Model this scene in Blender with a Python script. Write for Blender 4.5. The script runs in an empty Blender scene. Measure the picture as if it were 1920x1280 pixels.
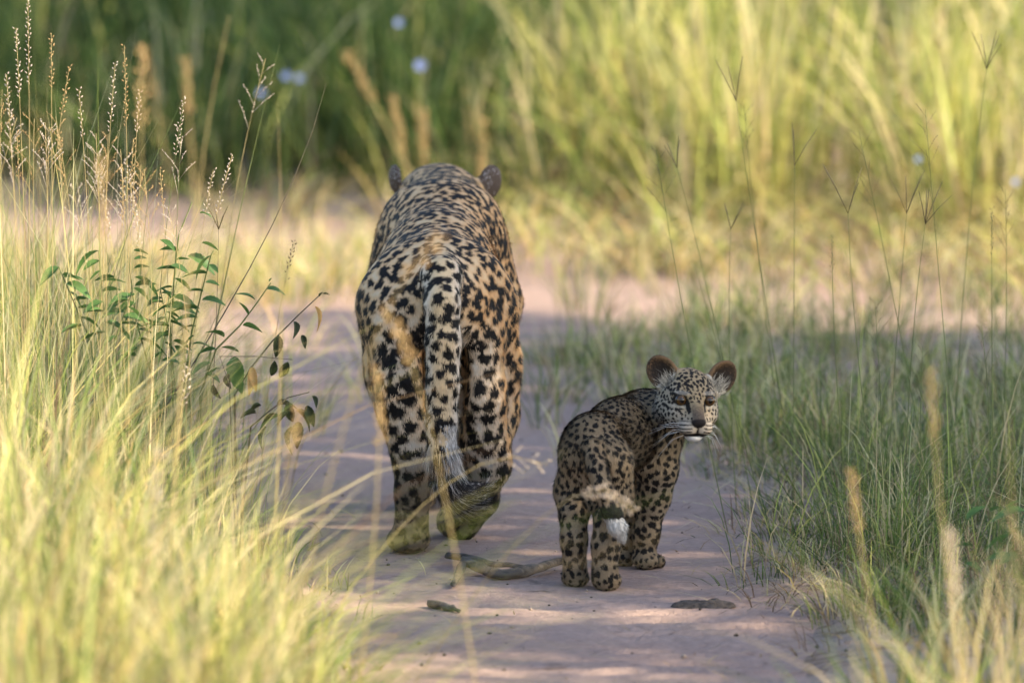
import bpy, math, random
import numpy as np
from mathutils import Vector, Matrix, kdtree

random.seed(7)
RNG = np.random.default_rng(11)
S = bpy.context.scene
COL = S.collection

# ------------------------------------------------------------------ camera
CAM_H, PITCH, LENS = 2.0, math.radians(5.69), 302.3
cam_d = bpy.data.cameras.new('camera')
cam = bpy.data.objects.new('camera', cam_d)
COL.objects.link(cam)
cam.location = (0, 0, CAM_H)
cam.rotation_euler = (math.pi / 2 - PITCH, 0, 0)
cam_d.lens = LENS
cam_d.sensor_width = 36
cam_d.clip_start = 0.1
cam_d.clip_end = 2000
cam_d.dof.use_dof = True
cam_d.dof.focus_distance = 15.85
cam_d.dof.aperture_fstop = 4.1
S.camera = cam

# ------------------------------------------------------------------ sky, sun, exposure
SUN = Vector((0.80, -0.34, 0.56)).normalized()          # direction towards the sun
w = bpy.data.worlds.new('World')
S.world = w
w.use_nodes = True
nt = w.node_tree
bg = nt.nodes['Background']
sky = nt.nodes.new('ShaderNodeTexSky')
sky.sky_type = 'NISHITA'
sky.sun_disc = False
sky.sun_elevation = math.asin(SUN.z)
sky.sun_rotation = math.atan2(SUN.x, SUN.y)
nt.links.new(sky.outputs[0], bg.inputs[0])
bg.inputs[1].default_value = 0.15
sl = bpy.data.lights.new('sun', 'SUN')
sl.energy = 5.0
sl.angle = math.radians(0.55)
sl.color = (1.0, 0.86, 0.62)
so = bpy.data.objects.new('sun', sl)
COL.objects.link(so)
so.rotation_euler = (-SUN).to_track_quat('-Z', 'Y').to_euler()
vs = S.view_settings
vs.view_transform = 'Standard'
vs.look = 'None'
vs.gamma = 1
vs.use_curve_mapping = False
vs.exposure = 1.4
S.render.engine = 'CYCLES'
S.cycles.use_denoising = True
S.cycles.max_bounces = 6
S.cycles.diffuse_bounces = 3
S.cycles.use_adaptive_sampling = True
S.cycles.adaptive_threshold = 0.02
S.cycles.transmission_bounces = 4

# ------------------------------------------------------------------ helpers
FPX = 1920 * LENS / 36


def W(px, py, Y):
    """photo pixel -> point on the plane y = Y"""
    u, v = (px - 960) / FPX, (py - 640) / FPX
    c, s = math.cos(PITCH), math.sin(PITCH)
    d = Vector((u, c - v * s, -s - v * c))
    t = Y / d.y
    return Vector((d.x * t, Y, CAM_H + d.z * t))


def G(px, py, z=0.0):
    u, v = (px - 960) / FPX, (py - 640) / FPX
    c, s = math.cos(PITCH), math.sin(PITCH)
    d = Vector((u, c - v * s, -s - v * c))
    t = (z - CAM_H) / d.z
    return Vector((d.x * t, d.y * t, z))


def mesh_np(name, V, loops, starts, totals, mat=None, parent=None, col=None, smooth=True, nrm=None, link=True):
    me = bpy.data.meshes.new(name)
    V = np.ascontiguousarray(V, dtype=np.float32)
    me.vertices.add(len(V))
    me.vertices.foreach_set('co', V.ravel())
    me.loops.add(len(loops))
    me.loops.foreach_set('vertex_index', np.ascontiguousarray(loops, dtype=np.int32))
    me.polygons.add(len(starts))
    me.polygons.foreach_set('loop_start', np.ascontiguousarray(starts, dtype=np.int32))
    if smooth:
        me.polygons.foreach_set('use_smooth', np.ones(len(starts), dtype=bool))
    me.update(calc_edges=True)
    if col is not None:
        a = me.attributes.new('Col', 'FLOAT_COLOR', 'POINT')
        c4 = np.ones((len(V), 4), dtype=np.float32)
        c4[:, :3] = col
        a.data.foreach_set('color', c4.ravel())
    if nrm is not None:
        a = me.attributes.new('custom_normal', 'FLOAT_VECTOR', 'POINT')
        a.data.foreach_set('vector', np.ascontiguousarray(nrm, dtype=np.float32).ravel())
    if mat is not None:
        me.materials.append(mat)
    if not link:
        return me
    o = bpy.data.objects.new(name, me)
    COL.objects.link(o)
    if parent is not None:
        o.parent = parent
    return o


def mesh_uniform(name, V, F, **k):
    F = np.asarray(F, dtype=np.int32)
    n, m = F.shape
    return mesh_np(name, V, F.ravel(), np.arange(n) * m, np.full(n, m), **k)


def mesh_pieces(name, pieces, **k):
    """pieces: list of (V, faces list)"""
    Vs, loops, starts, base = [], [], [], 0
    for V, F in pieces:
        V = np.asarray(V, dtype=np.float32)
        Vs.append(V)
        for f in F:
            starts.append(len(loops))
            loops.extend(int(i) + base for i in f)
        base += len(V)
    st = np.array(starts)
    return mesh_np(name, np.concatenate(Vs), np.array(loops), st, None, **k)


def tag(o, label=None, cat=None, group=None, kind=None):
    if label: o['label'] = label
    if cat: o['category'] = cat
    if group: o['group'] = group
    if kind: o['kind'] = kind
    return o


def empty(name, loc):
    o = bpy.data.objects.new(name, None)
    COL.objects.link(o)
    o.location = loc
    o.empty_display_size = 0.05
    return o


_tab = np.random.default_rng(3).random((256, 256))


def vnoise(x, y):
    x = np.asarray(x, float); y = np.asarray(y, float)
    xi = np.floor(x).astype(int); yi = np.floor(y).astype(int)
    fx = x - xi; fy = y - yi
    fx = fx * fx * (3 - 2 * fx); fy = fy * fy * (3 - 2 * fy)
    t = lambda a, b: _tab[a & 255, b & 255]
    return (t(xi, yi) * (1 - fx) + t(xi + 1, yi) * fx) * (1 - fy) + (t(xi, yi + 1) * (1 - fx) + t(xi + 1, yi + 1) * fx) * fy


def fbm(x, y, o=3):
    s = 0; a = 0.5; 
    for i in range(o):
        s = s + a * (vnoise(x * 2 ** i + 17 * i, y * 2 ** i + 31 * i) - 0.5) * 2
        a *= 0.5
    return s


def sstep(a, b, x):
    t = np.clip((np.asarray(x, float) - a) / (b - a), 0, 1)
    return t * t * (3 - 2 * t)


# ------------------------------------------------------------------ materials
def new_mat(name):
    m = bpy.data.materials.new(name)
    m.use_nodes = True
    n = m.node_tree.nodes
    return m, n, m.node_tree.links, n['Principled BSDF'], n['Material Output']


def mat_attr(name, rough=0.6, transl=0.0, spec=0.25, sheen=0.0, vary=0.25, scale=30.0):
    m, n, l, p, out = new_mat(name)
    at = n.new('ShaderNodeAttribute'); at.attribute_name = 'Col'
    tc = n.new('ShaderNodeTexCoord')
    nz = n.new('ShaderNodeTexNoise'); nz.inputs['Scale'].default_value = scale
    nz.inputs['Detail'].default_value = 3
    l.new(tc.outputs['Object'], nz.inputs['Vector'])
    mr = n.new('ShaderNodeMapRange')
    mr.inputs['To Min'].default_value = 1 - vary; mr.inputs['To Max'].default_value = 1 + vary
    l.new(nz.outputs['Fac'], mr.inputs['Value'])
    mx = n.new('ShaderNodeVectorMath'); mx.operation = 'SCALE'
    l.new(at.outputs['Color'], mx.inputs[0]); l.new(mr.outputs[0], mx.inputs['Scale'])
    l.new(mx.outputs[0], p.inputs['Base Color'])
    p.inputs['Roughness'].default_value = rough
    p.inputs['Specular IOR Level'].default_value = spec
    if sheen:
        p.inputs['Sheen Weight'].default_value = sheen
        p.inputs['Sheen Roughness'].default_value = 0.4
    if transl:
        t = n.new('ShaderNodeBsdfTranslucent')
        l.new(mx.outputs[0], t.inputs['Color'])
        ms = n.new('ShaderNodeMixShader'); ms.inputs[0].default_value = transl
        l.new(p.outputs[0], ms.inputs[1]); l.new(t.outputs[0], ms.inputs[2])
        l.new(ms.outputs[0], out.inputs['Surface'])
    return m


def mat_plain(name, c1, c2, rough=0.6, transl=0.0, scale=40.0, bump=0.0, spec=0.3, stretch=None):
    m, n, l, p, out = new_mat(name)
    tc = n.new('ShaderNodeTexCoord')
    nz = n.new('ShaderNodeTexNoise'); nz.inputs['Scale'].default_value = scale
    nz.inputs['Detail'].default_value = 4
    if stretch:
        mp = n.new('ShaderNodeMapping'); mp.inputs['Scale'].default_value = stretch
        l.new(tc.outputs['Object'], mp.inputs[0]); l.new(mp.outputs[0], nz.inputs['Vector'])
    else:
        l.new(tc.outputs['Object'], nz.inputs['Vector'])
    cr = n.new('ShaderNodeValToRGB')
    cr.color_ramp.elements[0].position = 0.32; cr.color_ramp.elements[1].position = 0.68
    cr.color_ramp.elements[0].color = (*c1, 1); cr.color_ramp.elements[1].color = (*c2, 1)
    l.new(nz.outputs['Fac'], cr.inputs[0])
    l.new(cr.outputs[0], p.inputs['Base Color'])
    p.inputs['Roughness'].default_value = rough
    p.inputs['Specular IOR Level'].default_value = spec
    if bump:
        b = n.new('ShaderNodeBump'); b.inputs['Strength'].default_value = bump; b.inputs['Distance'].default_value = 0.01
        l.new(nz.outputs['Fac'], b.inputs['Height']); l.new(b.outputs[0], p.inputs['Normal'])
    if transl:
        t = n.new('ShaderNodeBsdfTranslucent')
        l.new(cr.outputs[0], t.inputs['Color'])
        ms = n.new('ShaderNodeMixShader'); ms.inputs[0].default_value = transl
        l.new(p.outputs[0], ms.inputs[1]); l.new(t.outputs[0], ms.inputs[2])
        l.new(ms.outputs[0], out.inputs['Surface'])
    return m


def mat_sand(name, c1, c2, c3, spots):
    m, n, l, p, out = new_mat(name)
    tc = n.new('ShaderNodeTexCoord')

    def noise(sc, det=5, rough=0.6):
        z = n.new('ShaderNodeTexNoise'); z.inputs['Scale'].default_value = sc
        z.inputs['Detail'].default_value = det; z.inputs['Roughness'].default_value = rough
        l.new(tc.outputs['Object'], z.inputs['Vector'])
        return z
    big = noise(1.6); fine = noise(55); grain = noise(420, 2); dirt = noise(9, 6, 0.7)
    cr = n.new('ShaderNodeValToRGB')
    e = cr.color_ramp.elements
    e[0].position = 0.3; e[0].color = (*c1, 1); e[1].position = 0.7; e[1].color = (*c2, 1)
    l.new(big.outputs['Fac'], cr.inputs[0])
    mx = n.new('ShaderNodeMix'); mx.data_type = 'RGBA'; mx.blend_type = 'MULTIPLY'
    mx.inputs['Factor'].default_value = 1
    mr = n.new('ShaderNodeMapRange'); mr.inputs['From Min'].default_value = .25; mr.inputs['From Max'].default_value = .75
    mr.inputs['To Min'].default_value = 0.78; mr.inputs['To Max'].default_value = 1.16
    l.new(fine.outputs['Fac'], mr.inputs['Value'])
    l.new(cr.outputs[0], mx.inputs['A']); l.new(mr.outputs[0], mx.inputs['B'])
    # scattered dark organic dirt
    dr = n.new('ShaderNodeValToRGB')
    dr.color_ramp.elements[0].position = spots; dr.color_ramp.elements[0].color = (0, 0, 0, 1)
    dr.color_ramp.elements[1].position = spots + 0.1; dr.color_ramp.elements[1].color = (.75, .75, .75, 1)
    l.new(dirt.outputs['Fac'], dr.inputs[0])
    m2 = n.new('ShaderNodeMix'); m2.data_type = 'RGBA'
    l.new(dr.outputs[0], m2.inputs['Factor']); l.new(mx.outputs['Result'], m2.inputs['A'])
    m2.inputs['B'].default_value = (*c3, 1)
    l.new(m2.outputs['Result'], p.inputs['Base Color'])
    p.inputs['Roughness'].default_value = 0.95
    p.inputs['Specular IOR Level'].default_value = 0.1
    ad = n.new('ShaderNodeMath'); ad.operation = 'ADD'
    l.new(fine.outputs['Fac'], ad.inputs[0])
    ml = n.new('ShaderNodeMath'); ml.operation = 'MULTIPLY'; ml.inputs[1].default_value = 0.35
    l.new(grain.outputs['Fac'], ml.inputs[0]); l.new(ml.outputs[0], ad.inputs[1])
    b = n.new('ShaderNodeBump'); b.inputs['Strength'].default_value = 0.8; b.inputs['Distance'].default_value = 0.008
    l.new(ad.outputs[0], b.inputs['Height']); l.new(b.outputs[0], p.inputs['Normal'])
    return m


M_SAND = mat_sand('track_sand', (0.32, 0.222, 0.185), (0.405, 0.288, 0.235), (0.14, 0.09, 0.065), 0.61)
M_GROUND = mat_sand('verge_soil', (0.32, 0.23, 0.18), (0.40, 0.30, 0.24), (0.12, 0.08, 0.05), 0.52)
M_GRASS = mat_attr('grass_blade', 0.5, 0.45, 0.3, vary=0.2, scale=12)
M_DRY = mat_attr('dry_straw', 0.7, 0.25, 0.2, vary=0.2, scale=20)
M_COAT = mat_attr('leopard_skin', 0.7, 0, 0.15, vary=0.12, scale=60)
M_FUR = mat_attr('leopard_fur', 0.6, 0.0, 0.16, sheen=0.0, vary=0.12, scale=90)
M_STEM_G = mat_plain('green_stem', (0.10, 0.13, 0.04), (0.20, 0.22, 0.07), 0.55, 0.25)
M_STEM_S = mat_plain('straw_stem', (0.36, 0.27, 0.12), (0.52, 0.41, 0.19), 0.6, 0.25)
M_STEM_D = mat_plain('dark_stem', (0.05, 0.045, 0.03), (0.13, 0.10, 0.06), 0.7)
M_SEED_P = mat_plain('pale_seed', (0.48, 0.38, 0.30), (0.70, 0.60, 0.50), 0.7, 0.25, 120)
M_SEED_T = mat_plain('tan_seed', (0.40, 0.25, 0.11), (0.60, 0.42, 0.20), 0.7, 0.3, 120)
M_SEED_D = mat_plain('dark_seed', (0.10, 0.09, 0.04), (0.24, 0.18, 0.10), 0.7, 0.1, 120)
M_LEAF = mat_plain('herb_leaf', (0.05, 0.11, 0.03), (0.11, 0.20, 0.055), 0.5, 0.3, 35)
M_LEAF_D = mat_plain('withered_leaf', (0.020, 0.026, 0.011), (0.060, 0.075, 0.028), 0.65, 0.2, 60)
M_LEAF_O = mat_plain('orange_dead_leaf', (0.38, 0.20, 0.06), (0.55, 0.33, 0.11), 0.65, 0.3, 60)
M_TREE = mat_plain('tree_leaf', (0.03, 0.07, 0.02), (0.07, 0.13, 0.03), 0.5, 0.3, 3)
M_BARK = mat_plain('tree_bark', (0.10, 0.08, 0.06), (0.24, 0.19, 0.15), 0.9, 0, 14, 0.8, stretch=(1, 1, 0.25))
M_WOOD = mat_plain('weathered_wood', (0.028, 0.024, 0.021), (0.15, 0.125, 0.105), 0.85, 0, 60, 0.7, stretch=(0.12, 1, 1))
M_DUNG = mat_plain('dark_clod', (0.03, 0.025, 0.022), (0.09, 0.072, 0.06), 0.95, 0, 80, 0.8)
M_BLUE = mat_plain('blue_petal', (0.30, 0.38, 0.80), (0.45, 0.53, 0.88), 0.6, 0.35, 60)
M_EYE = None


# ------------------------------------------------------------------ ground and track
def edges(x, y):
    xl = np.interp(y, [10, 14, 15.5, 17, 18.5, 20, 22], [-.28, -.30, -.37, -.52, -.80, -1.3, -4])
    xr = np.interp(y, [10, 14, 15.3, 16, 17, 18, 19, 19.8, 20.5, 21, 21.5], [.55, .50, .44, .38, .37, .31, .18, .2, .6, 2, 4])
    yf = np.interp(x, [-6, -2, -.5, .3, 1, 2, 6], [25.5, 24.3, 23.7, 22.7, 22.1, 22.3, 23.5])
    wob = fbm(x * 4.0, y * 1.6, 3) * 0.12
    return np.maximum(np.maximum(xl - x, x - xr), (y - yf) * 0.6) + wob


def z_track(x, y):
    m = edges(x, y)
    z = fbm(x * 2.2, y * 0.9) * 0.016 + fbm(x * 17, y * 9) * 0.0022 + fbm(x * 60, y * 30, 2) * 0.0012
    # wheel rut ripples pressed by a tread, lower right
    rut = np.exp(-((x - (0.30 + (y - 14.5) * 0.03)) / 0.17) ** 4) * sstep(15.6, 15.0, y)
    z = z + rut * (0.0085 * np.sin(y * 2 * np.pi / 0.085 + np.abs(x - 0.27) * 18) - 0.006)
    rut2 = np.exp(-((x + 0.02) / 0.10) ** 2) * sstep(16.3, 15.4, y)
    z = z + rut2 * 0.004 * np.sin(y * 2 * np.pi / 0.11 + x * 9)
    return z - 0.09 * sstep(0.10, 0.30, m)


def z_verge(x, y):
    m = edges(x, y)
    z = np.clip(m * 0.22, -0.09, 0.022) + fbm(x * 6, y * 4) * 0.010
    yf = np.interp(x, [-6, -2, -.5, .3, 1, 2, 6], [25.5, 24.3, 23.7, 22.7, 22.1, 22.3, 23.5])
    z = z + 0.10 * sstep(0, 2.5, y - yf)
    return z - 0.02 * (m < 0)


def gz(x, y):
    return np.maximum(z_track(x, y), z_verge(x, y))


def grid_mesh(name, xs, ys, zf, mat):
    X, Y = np.meshgrid(xs, ys)
    Z = zf(X, Y)
    V = np.stack([X, Y, Z], -1).reshape(-1, 3)
    nx, ny = len(xs), len(ys)
    i = np.arange(nx * ny).reshape(ny, nx)
    F = np.stack([i[:-1, :-1], i[:-1, 1:], i[1:, 1:], i[1:, :-1]], -1).reshape(-1, 4)
    return mesh_uniform(name, V, F, mat=mat)


def nonuni(a, fa, fb, b, step, grow=1.35):
    core = np.arange(fa, fb + step / 2, step)
    out, s, p = [], step, fb
    while p < b:
        s *= grow; p += s; out.append(p)
    inn, s, p = [], step, fa
    while p > a:
        s *= grow; p -= s; inn.append(p)
    return np.concatenate([np.array(inn[::-1]), core, np.array(out)])


g = grid_mesh('ground', nonuni(-400, -2.2, 2.2, 400, 0.03), nonuni(-30, 11, 27, 900, 0.05), z_verge, M_GROUND)
tag(g, 'brown sandy soil under the verge grass', 'ground', kind='structure')
t = grid_mesh('sand_track', np.concatenate([np.arange(-2.6, -.9, .05), np.arange(-.9, 1.2, .012), np.arange(1.2, 2.7, .05)]), np.concatenate([np.arange(9.0, 13.6, .06), np.arange(13.6, 20.5, 0.018), np.arange(20.5, 25.7, .06)]), z_track, M_SAND)
tag(t, 'pale mauve sand of the vehicle track', 'track', kind='structure')


# ------------------------------------------------------------------ shade trees standing outside the frame
def tube_pts(P, R, n=6):
    P = [Vector(p) for p in P]
    V, F = [], []
    ref = Vector((0.13, 0.31, 0.94))
    for i, p in enumerate(P):
        d = (P[min(i + 1, len(P) - 1)] - P[max(i - 1, 0)])
        d = d.normalized() if d.length > 1e-9 else Vector((0, 0, 1))
        a = d.cross(ref)
        if a.length < 1e-3: a = d.cross(Vector((1, 0, 0)))
        a.normalize(); b = d.cross(a)
        for k in range(n):
            an = 2 * math.pi * k / n
            V.append(tuple(p + (a * math.cos(an) + b * math.sin(an)) * R[i]))
    for i in range(len(P) - 1):
        for k in range(n):
            F.append((i * n + k, i * n + (k + 1) % n, (i + 1) * n + (k + 1) % n, (i + 1) * n + k))
    F.append(tuple(range(n))[::-1]); F.append(tuple((len(P) - 1) * n + k for k in range(n)))
    return V, F


def shade_tree(label, trunk_xy, blobs, seed, per=900):
    """blobs: (x, y, z, radius) clumps of foliage"""
    r = np.random.default_rng(seed)
    bx, by = trunk_xy
    base = float(gz(np.array(bx), np.array(by))) - 0.05
    root = empty('shade_tree', (bx, by, base))
    cx = np.mean([b[0] for b in blobs]); cy = np.mean([b[1] for b in blobs]); zc = min(b[2] for b in blobs) - 0.5
    fork = Vector((bx * .75 + cx * .25, by * .75 + cy * .25, zc * .62))
    off = Vector((bx, by, base))
    pcs = [tube_pts([Vector((0, 0, 0)), Vector((0.05, 0.03, zc * .3)), fork - off], [0.2, 0.15, 0.12], 9)]
    for b in blobs:
        e = Vector(b[:3]) - off; f = fork - off
        mid = f.lerp(e, .5) + Vector((r.normal(0, .12), r.normal(0, .12), .12))
        pcs.append(tube_pts([f, mid, e], [0.075, 0.045, 0.015], 6))
    mesh_pieces('trunk', pcs, mat=M_BARK, parent=root)
    cen = []
    for (x, y, z, rad) in blobs:
        n = int(per * rad * rad)
        d = r.normal(size=(n, 3)); d /= np.linalg.norm(d, axis=1)[:, None]
        q = d * (rad * r.random((n, 1)) ** 0.45) * np.array([1, 1, .6])
        cen.append(q + np.array([x, y, z]))
    C = np.concatenate(cen) - np.array([bx, by, base])
    n = len(C)
    u = r.normal(size=(n, 3)); u /= np.linalg.norm(u, axis=1)[:, None]
    v = np.cross(u, r.normal(size=(n, 3))); v /= np.linalg.norm(v, axis=1)[:, None]
    L = r.uniform(.05, .085, (n, 1)); Wd = L * r.uniform(.4, .55, (n, 1))
    V = np.stack([C - u * L, C + v * Wd, C + u * L, C - v * Wd], 1).reshape(-1, 3)
    F = np.arange(n * 4).reshape(-1, 4)
    mesh_uniform('crown', V, F, mat=M_TREE, parent=root)
    return tag(root, label, 'tree')


def shadow_blobs(targets, height, jit, seed):  # foliage clumps laid back along the sun direction so their shade lands on targets
    r = random.Random(seed)
    out = []
    for (x, y, z, rad) in targets:
        h = height + r.uniform(-jit, jit)
        t = (h - z) / SUN.z
        p = Vector((x, y, z)) + SUN * t
        out.append((p.x, p.y, p.z, rad))
    return out


T1 = []
rr = random.Random(5)
for yy in np.arange(13.6, 21.4, 0.62):
    for xx in np.arange(-1.15, 2.9, 0.62):
        X = xx + rr.uniform(-.12, .12); Y = yy + rr.uniform(-.12, .12)
        lim = (-1.1 if Y < 18.6 else -.4) if Y > 15.6 else (-0.15 if Y > 14.6 else 0.12)
        if X < lim: continue
        if Y > 19.9 and X > 0.0: continue
        if math.hypot(X + .46, Y - 16.5) < .42: continue
        T1.append((X, Y, 0.1, rr.uniform(.36, .5)))
for yy in np.arange(15.75, 17.5, .28):  # extra clumps added to the crown to shade the leopard's back
    for xx, zz in ((-.34, .42), (-.16, .60)):
        T1.append((xx, yy, zz, .34))
shade_tree('broad leafy tree that shades the sand track', (6.6, 15.2), shadow_blobs(T1, 4.2, .7, 1), 21, 1600)
T2 = []
for yy in np.arange(23.6, 31.5, 0.9):
    for xx in np.arange(-3.2, -0.25, 0.9):
        T2.append((xx + rr.uniform(-.2, .2), yy + rr.uniform(-.2, .2), 0.5, rr.uniform(.5, .7)))
shade_tree('leafy tree that shades the tall green grass', (6.2, 26.0), shadow_blobs(T2, 5.0, .8, 2), 22, 480)


# ------------------------------------------------------------------ grass
def blades(name, root, h, wd, lean, az, colb, colt, segs=4, droop=None, mat=None, **k):
    """root (n,3); h, wd, lean (0..1.5), az arrays; colours (n,3) base and tip"""
    n = len(root)
    T = np.linspace(0, 1, segs + 1)
    dr = np.zeros(n) if droop is None else droop
    hd = np.stack([np.cos(az), np.sin(az), np.zeros(n)], -1)
    fa = RNG.uniform(0, 2 * np.pi, n)
    side = np.stack([np.cos(fa), np.sin(fa), np.zeros(n)], -1)
    V = np.zeros((n, segs + 1, 2, 3), np.float32)
    C = np.zeros((n, segs + 1, 2, 3), np.float32)
    for i, tt in enumerate(T):
        z = h * (tt - 0.32 * np.minimum(lean, 1.4) * tt ** 2 - dr * tt ** 3)
        o = h * lean * (0.25 * tt + 0.75 * tt ** 2)
        p = root + hd * o[:, None]
        p[:, 2] += z
        ww = wd * (0.55 + 0.45 * min(1, tt * 4)) * max(0.06, 1 - tt ** 2.2)
        V[:, i, 0] = p - side * ww[:, None] * .5
        V[:, i, 1] = p + side * ww[:, None] * .5
        c = colb * (1 - tt) + colt * tt
        C[:, i, 0] = c; C[:, i, 1] = c
    b = (np.arange(n) * (segs + 1) * 2)[:, None]
    F = []
    for i in range(segs):
        F.append(np.stack([b[:, 0] + 2 * i, b[:, 0] + 2 * i + 1, b[:, 0] + 2 * i + 3, b[:, 0] + 2 * i + 2], -1))
    F = np.stack(F, 1).reshape(-1, 4)
    return mesh_uniform(name, V.reshape(-1, 3), F, mat=mat or M_GRASS, col=C.reshape(-1, 3), **k)


PAL = {
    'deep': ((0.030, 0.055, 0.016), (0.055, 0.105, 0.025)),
    'green': ((0.055, 0.085, 0.024), (0.12, 0.18, 0.045)),
    'fresh': ((0.09, 0.12, 0.03), (0.24, 0.30, 0.065)),
    'lime': ((0.28, 0.28, 0.07), (0.58, 0.57, 0.16)),
    'straw': ((0.40, 0.31, 0.15), (0.71, 0.61, 0.34)),
    'gold': ((0.40, 0.28, 0.10), (0.66, 0.49, 0.19)),
    'brown': ((0.13, 0.085, 0.045), (0.27, 0.18, 0.10)),
}


def palette(n, weights):
    """weights: dict or (n, k) probability per blade"""
    ks = list(weights)
    P = np.array([np.broadcast_to(weights[k], n) for k in ks], float)
    P /= P.sum(0)
    cum = P.cumsum(0)
    r = RNG.random(n)
    idx = (r[None] > cum).sum(0).clip(0, len(ks) - 1)
    B = np.array([PAL[k][0] for k in ks])[idx]; T = np.array([PAL[k][1] for k in ks])[idx]
    v = RNG.uniform(.75, 1.25, (n, 1)) * RNG.uniform(.93, 1.07, (n, 3))
    return B * v, T * v


def tufts(n_tuft, per, xr, yr, spread, keep=None):
    cx = RNG.uniform(*xr, n_tuft); cy = RNG.uniform(*yr, n_tuft)
    if keep is not None:
        ok = keep(cx, cy) > RNG.random(n_tuft)
        cx, cy = cx[ok], cy[ok]
    k = np.maximum(1, RNG.poisson(per, len(cx)))
    ti = np.repeat(np.arange(len(cx)), k)
    n = len(ti)
    a = RNG.uniform(0, 2 * np.pi, n); r = spread * np.sqrt(RNG.random(n))
    x = cx[ti] + np.cos(a) * r; y = cy[ti] + np.sin(a) * r
    ts = RNG.uniform(0.8, 1.2, len(cx))[ti]
    return x, y, a, ts


def field(name, label, n_tuft, per, xr, yr, spread, hfun, wd, lean, wts, keep=None, droop=.1, segs=4, mat=None, hv=(.55, 1.1)):
    x, y, a, ts = tufts(n_tuft, per, xr, yr, spread, keep)
    n = len(x)
    z = gz(x, y) - 0.01
    h = hfun(x, y) * ts * RNG.uniform(*hv, n)
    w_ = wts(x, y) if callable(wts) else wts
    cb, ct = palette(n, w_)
    az = a + RNG.normal(0, .6, n)
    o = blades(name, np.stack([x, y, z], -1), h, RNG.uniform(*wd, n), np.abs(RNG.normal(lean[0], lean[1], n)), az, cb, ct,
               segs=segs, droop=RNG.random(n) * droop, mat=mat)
    return tag(o, label, 'grass', kind='stuff')


yfar = lambda x: np.interp(x, [-6, -2, -.5, .3, 1, 2, 6], [25.5, 24.3, 23.7, 22.7, 22.1, 22.3, 23.5])
# far bank, green and shaded on the left, sunlit and yellow on the right
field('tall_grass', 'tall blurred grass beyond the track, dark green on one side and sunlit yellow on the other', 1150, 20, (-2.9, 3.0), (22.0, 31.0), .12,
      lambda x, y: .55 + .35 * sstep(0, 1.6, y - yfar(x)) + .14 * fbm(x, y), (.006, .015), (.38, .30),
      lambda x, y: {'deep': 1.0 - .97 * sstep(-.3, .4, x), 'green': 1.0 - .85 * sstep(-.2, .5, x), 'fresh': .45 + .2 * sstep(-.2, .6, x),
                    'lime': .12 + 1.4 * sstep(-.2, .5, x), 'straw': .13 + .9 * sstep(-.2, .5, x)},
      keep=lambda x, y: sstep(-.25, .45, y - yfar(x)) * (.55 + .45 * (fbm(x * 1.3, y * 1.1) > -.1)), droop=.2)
field('leaning_grass', 'pale leaning blades standing out in front of the far grass', 120, 7, (-2.2, 2.4), (22.2, 25.0), .14,
      lambda x, y: .62 + .15 * fbm(x, y), (.008, .017), (.75, .45),
      lambda x, y: {'fresh': .7, 'lime': .6 + .5 * sstep(-.2, .6, x), 'straw': .6 + .6 * sstep(-.2, .6, x), 'gold': .3},
      keep=lambda x, y: sstep(-.1, .3, y - yfar(x)) * (.35 + .65 * sstep(-.5, .5, x)), droop=.35)
field('fallen_straw', 'pale flattened straw at the foot of the far grass', 520, 26, (-1.6, 2.6), (20.4, 24.6), .18,
      lambda x, y: .32 + 0 * x, (.003, .008), (1.2, .4),
      {'straw': 1.0, 'gold': .5, 'lime': .8, 'brown': .45, 'fresh': .5, 'green': .3}, keep=lambda x, y: sstep(-1.7, -.2, y - yfar(x)) * sstep(1.4, .6, y - yfar(x)) * (.15 + .85 * sstep(-.3, .3, x)), droop=.35, mat=M_DRY)
field('mid_grass', 'soft tangled grass on the sand behind the cub', 520, 22, (-.05, 1.9), (17.6, 22.0), .09,
      lambda x, y: .17 + .10 * fbm(x * 3, y), (.0025, .006), (.5, .35), {'green': 1, 'fresh': .9, 'straw': 1.1, 'brown': .4, 'lime': .4},
      keep=lambda x, y: (sstep(-.25, .12, edges(x, y)) * .8 + .22 * sstep(-.05, .3, x)) * (1 - .72 * sstep(.45, .9, x) * sstep(18.2, 19.0, y)))
field('sparse_grass', 'thin pale yellow grass on the sand behind the herb', 330, 15, (-1.5, -.12), (17.6, 22.4), .09,
      lambda x, y: .20 + .10 * fbm(x * 3, y), (.003, .007), (.5, .35), {'lime': .8, 'fresh': .6, 'straw': 1.3, 'gold': .5},
      keep=lambda x, y: .25 + .65 * np.maximum(sstep(-.5, -.9, x), sstep(20.6, 22.2, y)))
# verge with the herb: tall, loose, sunlit; the nearest blades are far out of focus
def top_row(px):
    return np.interp(px, [-200, 0, 150, 300, 420, 520, 620, 700], [520, 560, 620, 720, 860, 980, 1120, 1260])
def hl(x, y):
    px = 960 + x / y * FPX
    r = top_row(px) + 90 * fbm(x * 5, y * 2)
    return np.clip(CAM_H - y * np.tan(PITCH + (r - 640) / FPX), .12, 1.15)
field('foreground_grass', 'bright sunlit yellow grass on the verge opposite the cub', 420, 15, (-1.25, -.22), (11.2, 14.8), .09,
      hl, (.003, .0085), (.50, .45), {'lime': .9, 'fresh': .7, 'straw': 1.1, 'gold': .4, 'green': .5, 'brown': .25},
      keep=lambda x, y: sstep(0, -60, 960 + x / y * FPX - 640) * sstep(-260, -60, 960 + x / y * FPX) * (.35 + .65 * (fbm(x * 7, y * 2.5) > -.08)), droop=.3, hv=(.5, 1.18))
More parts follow.
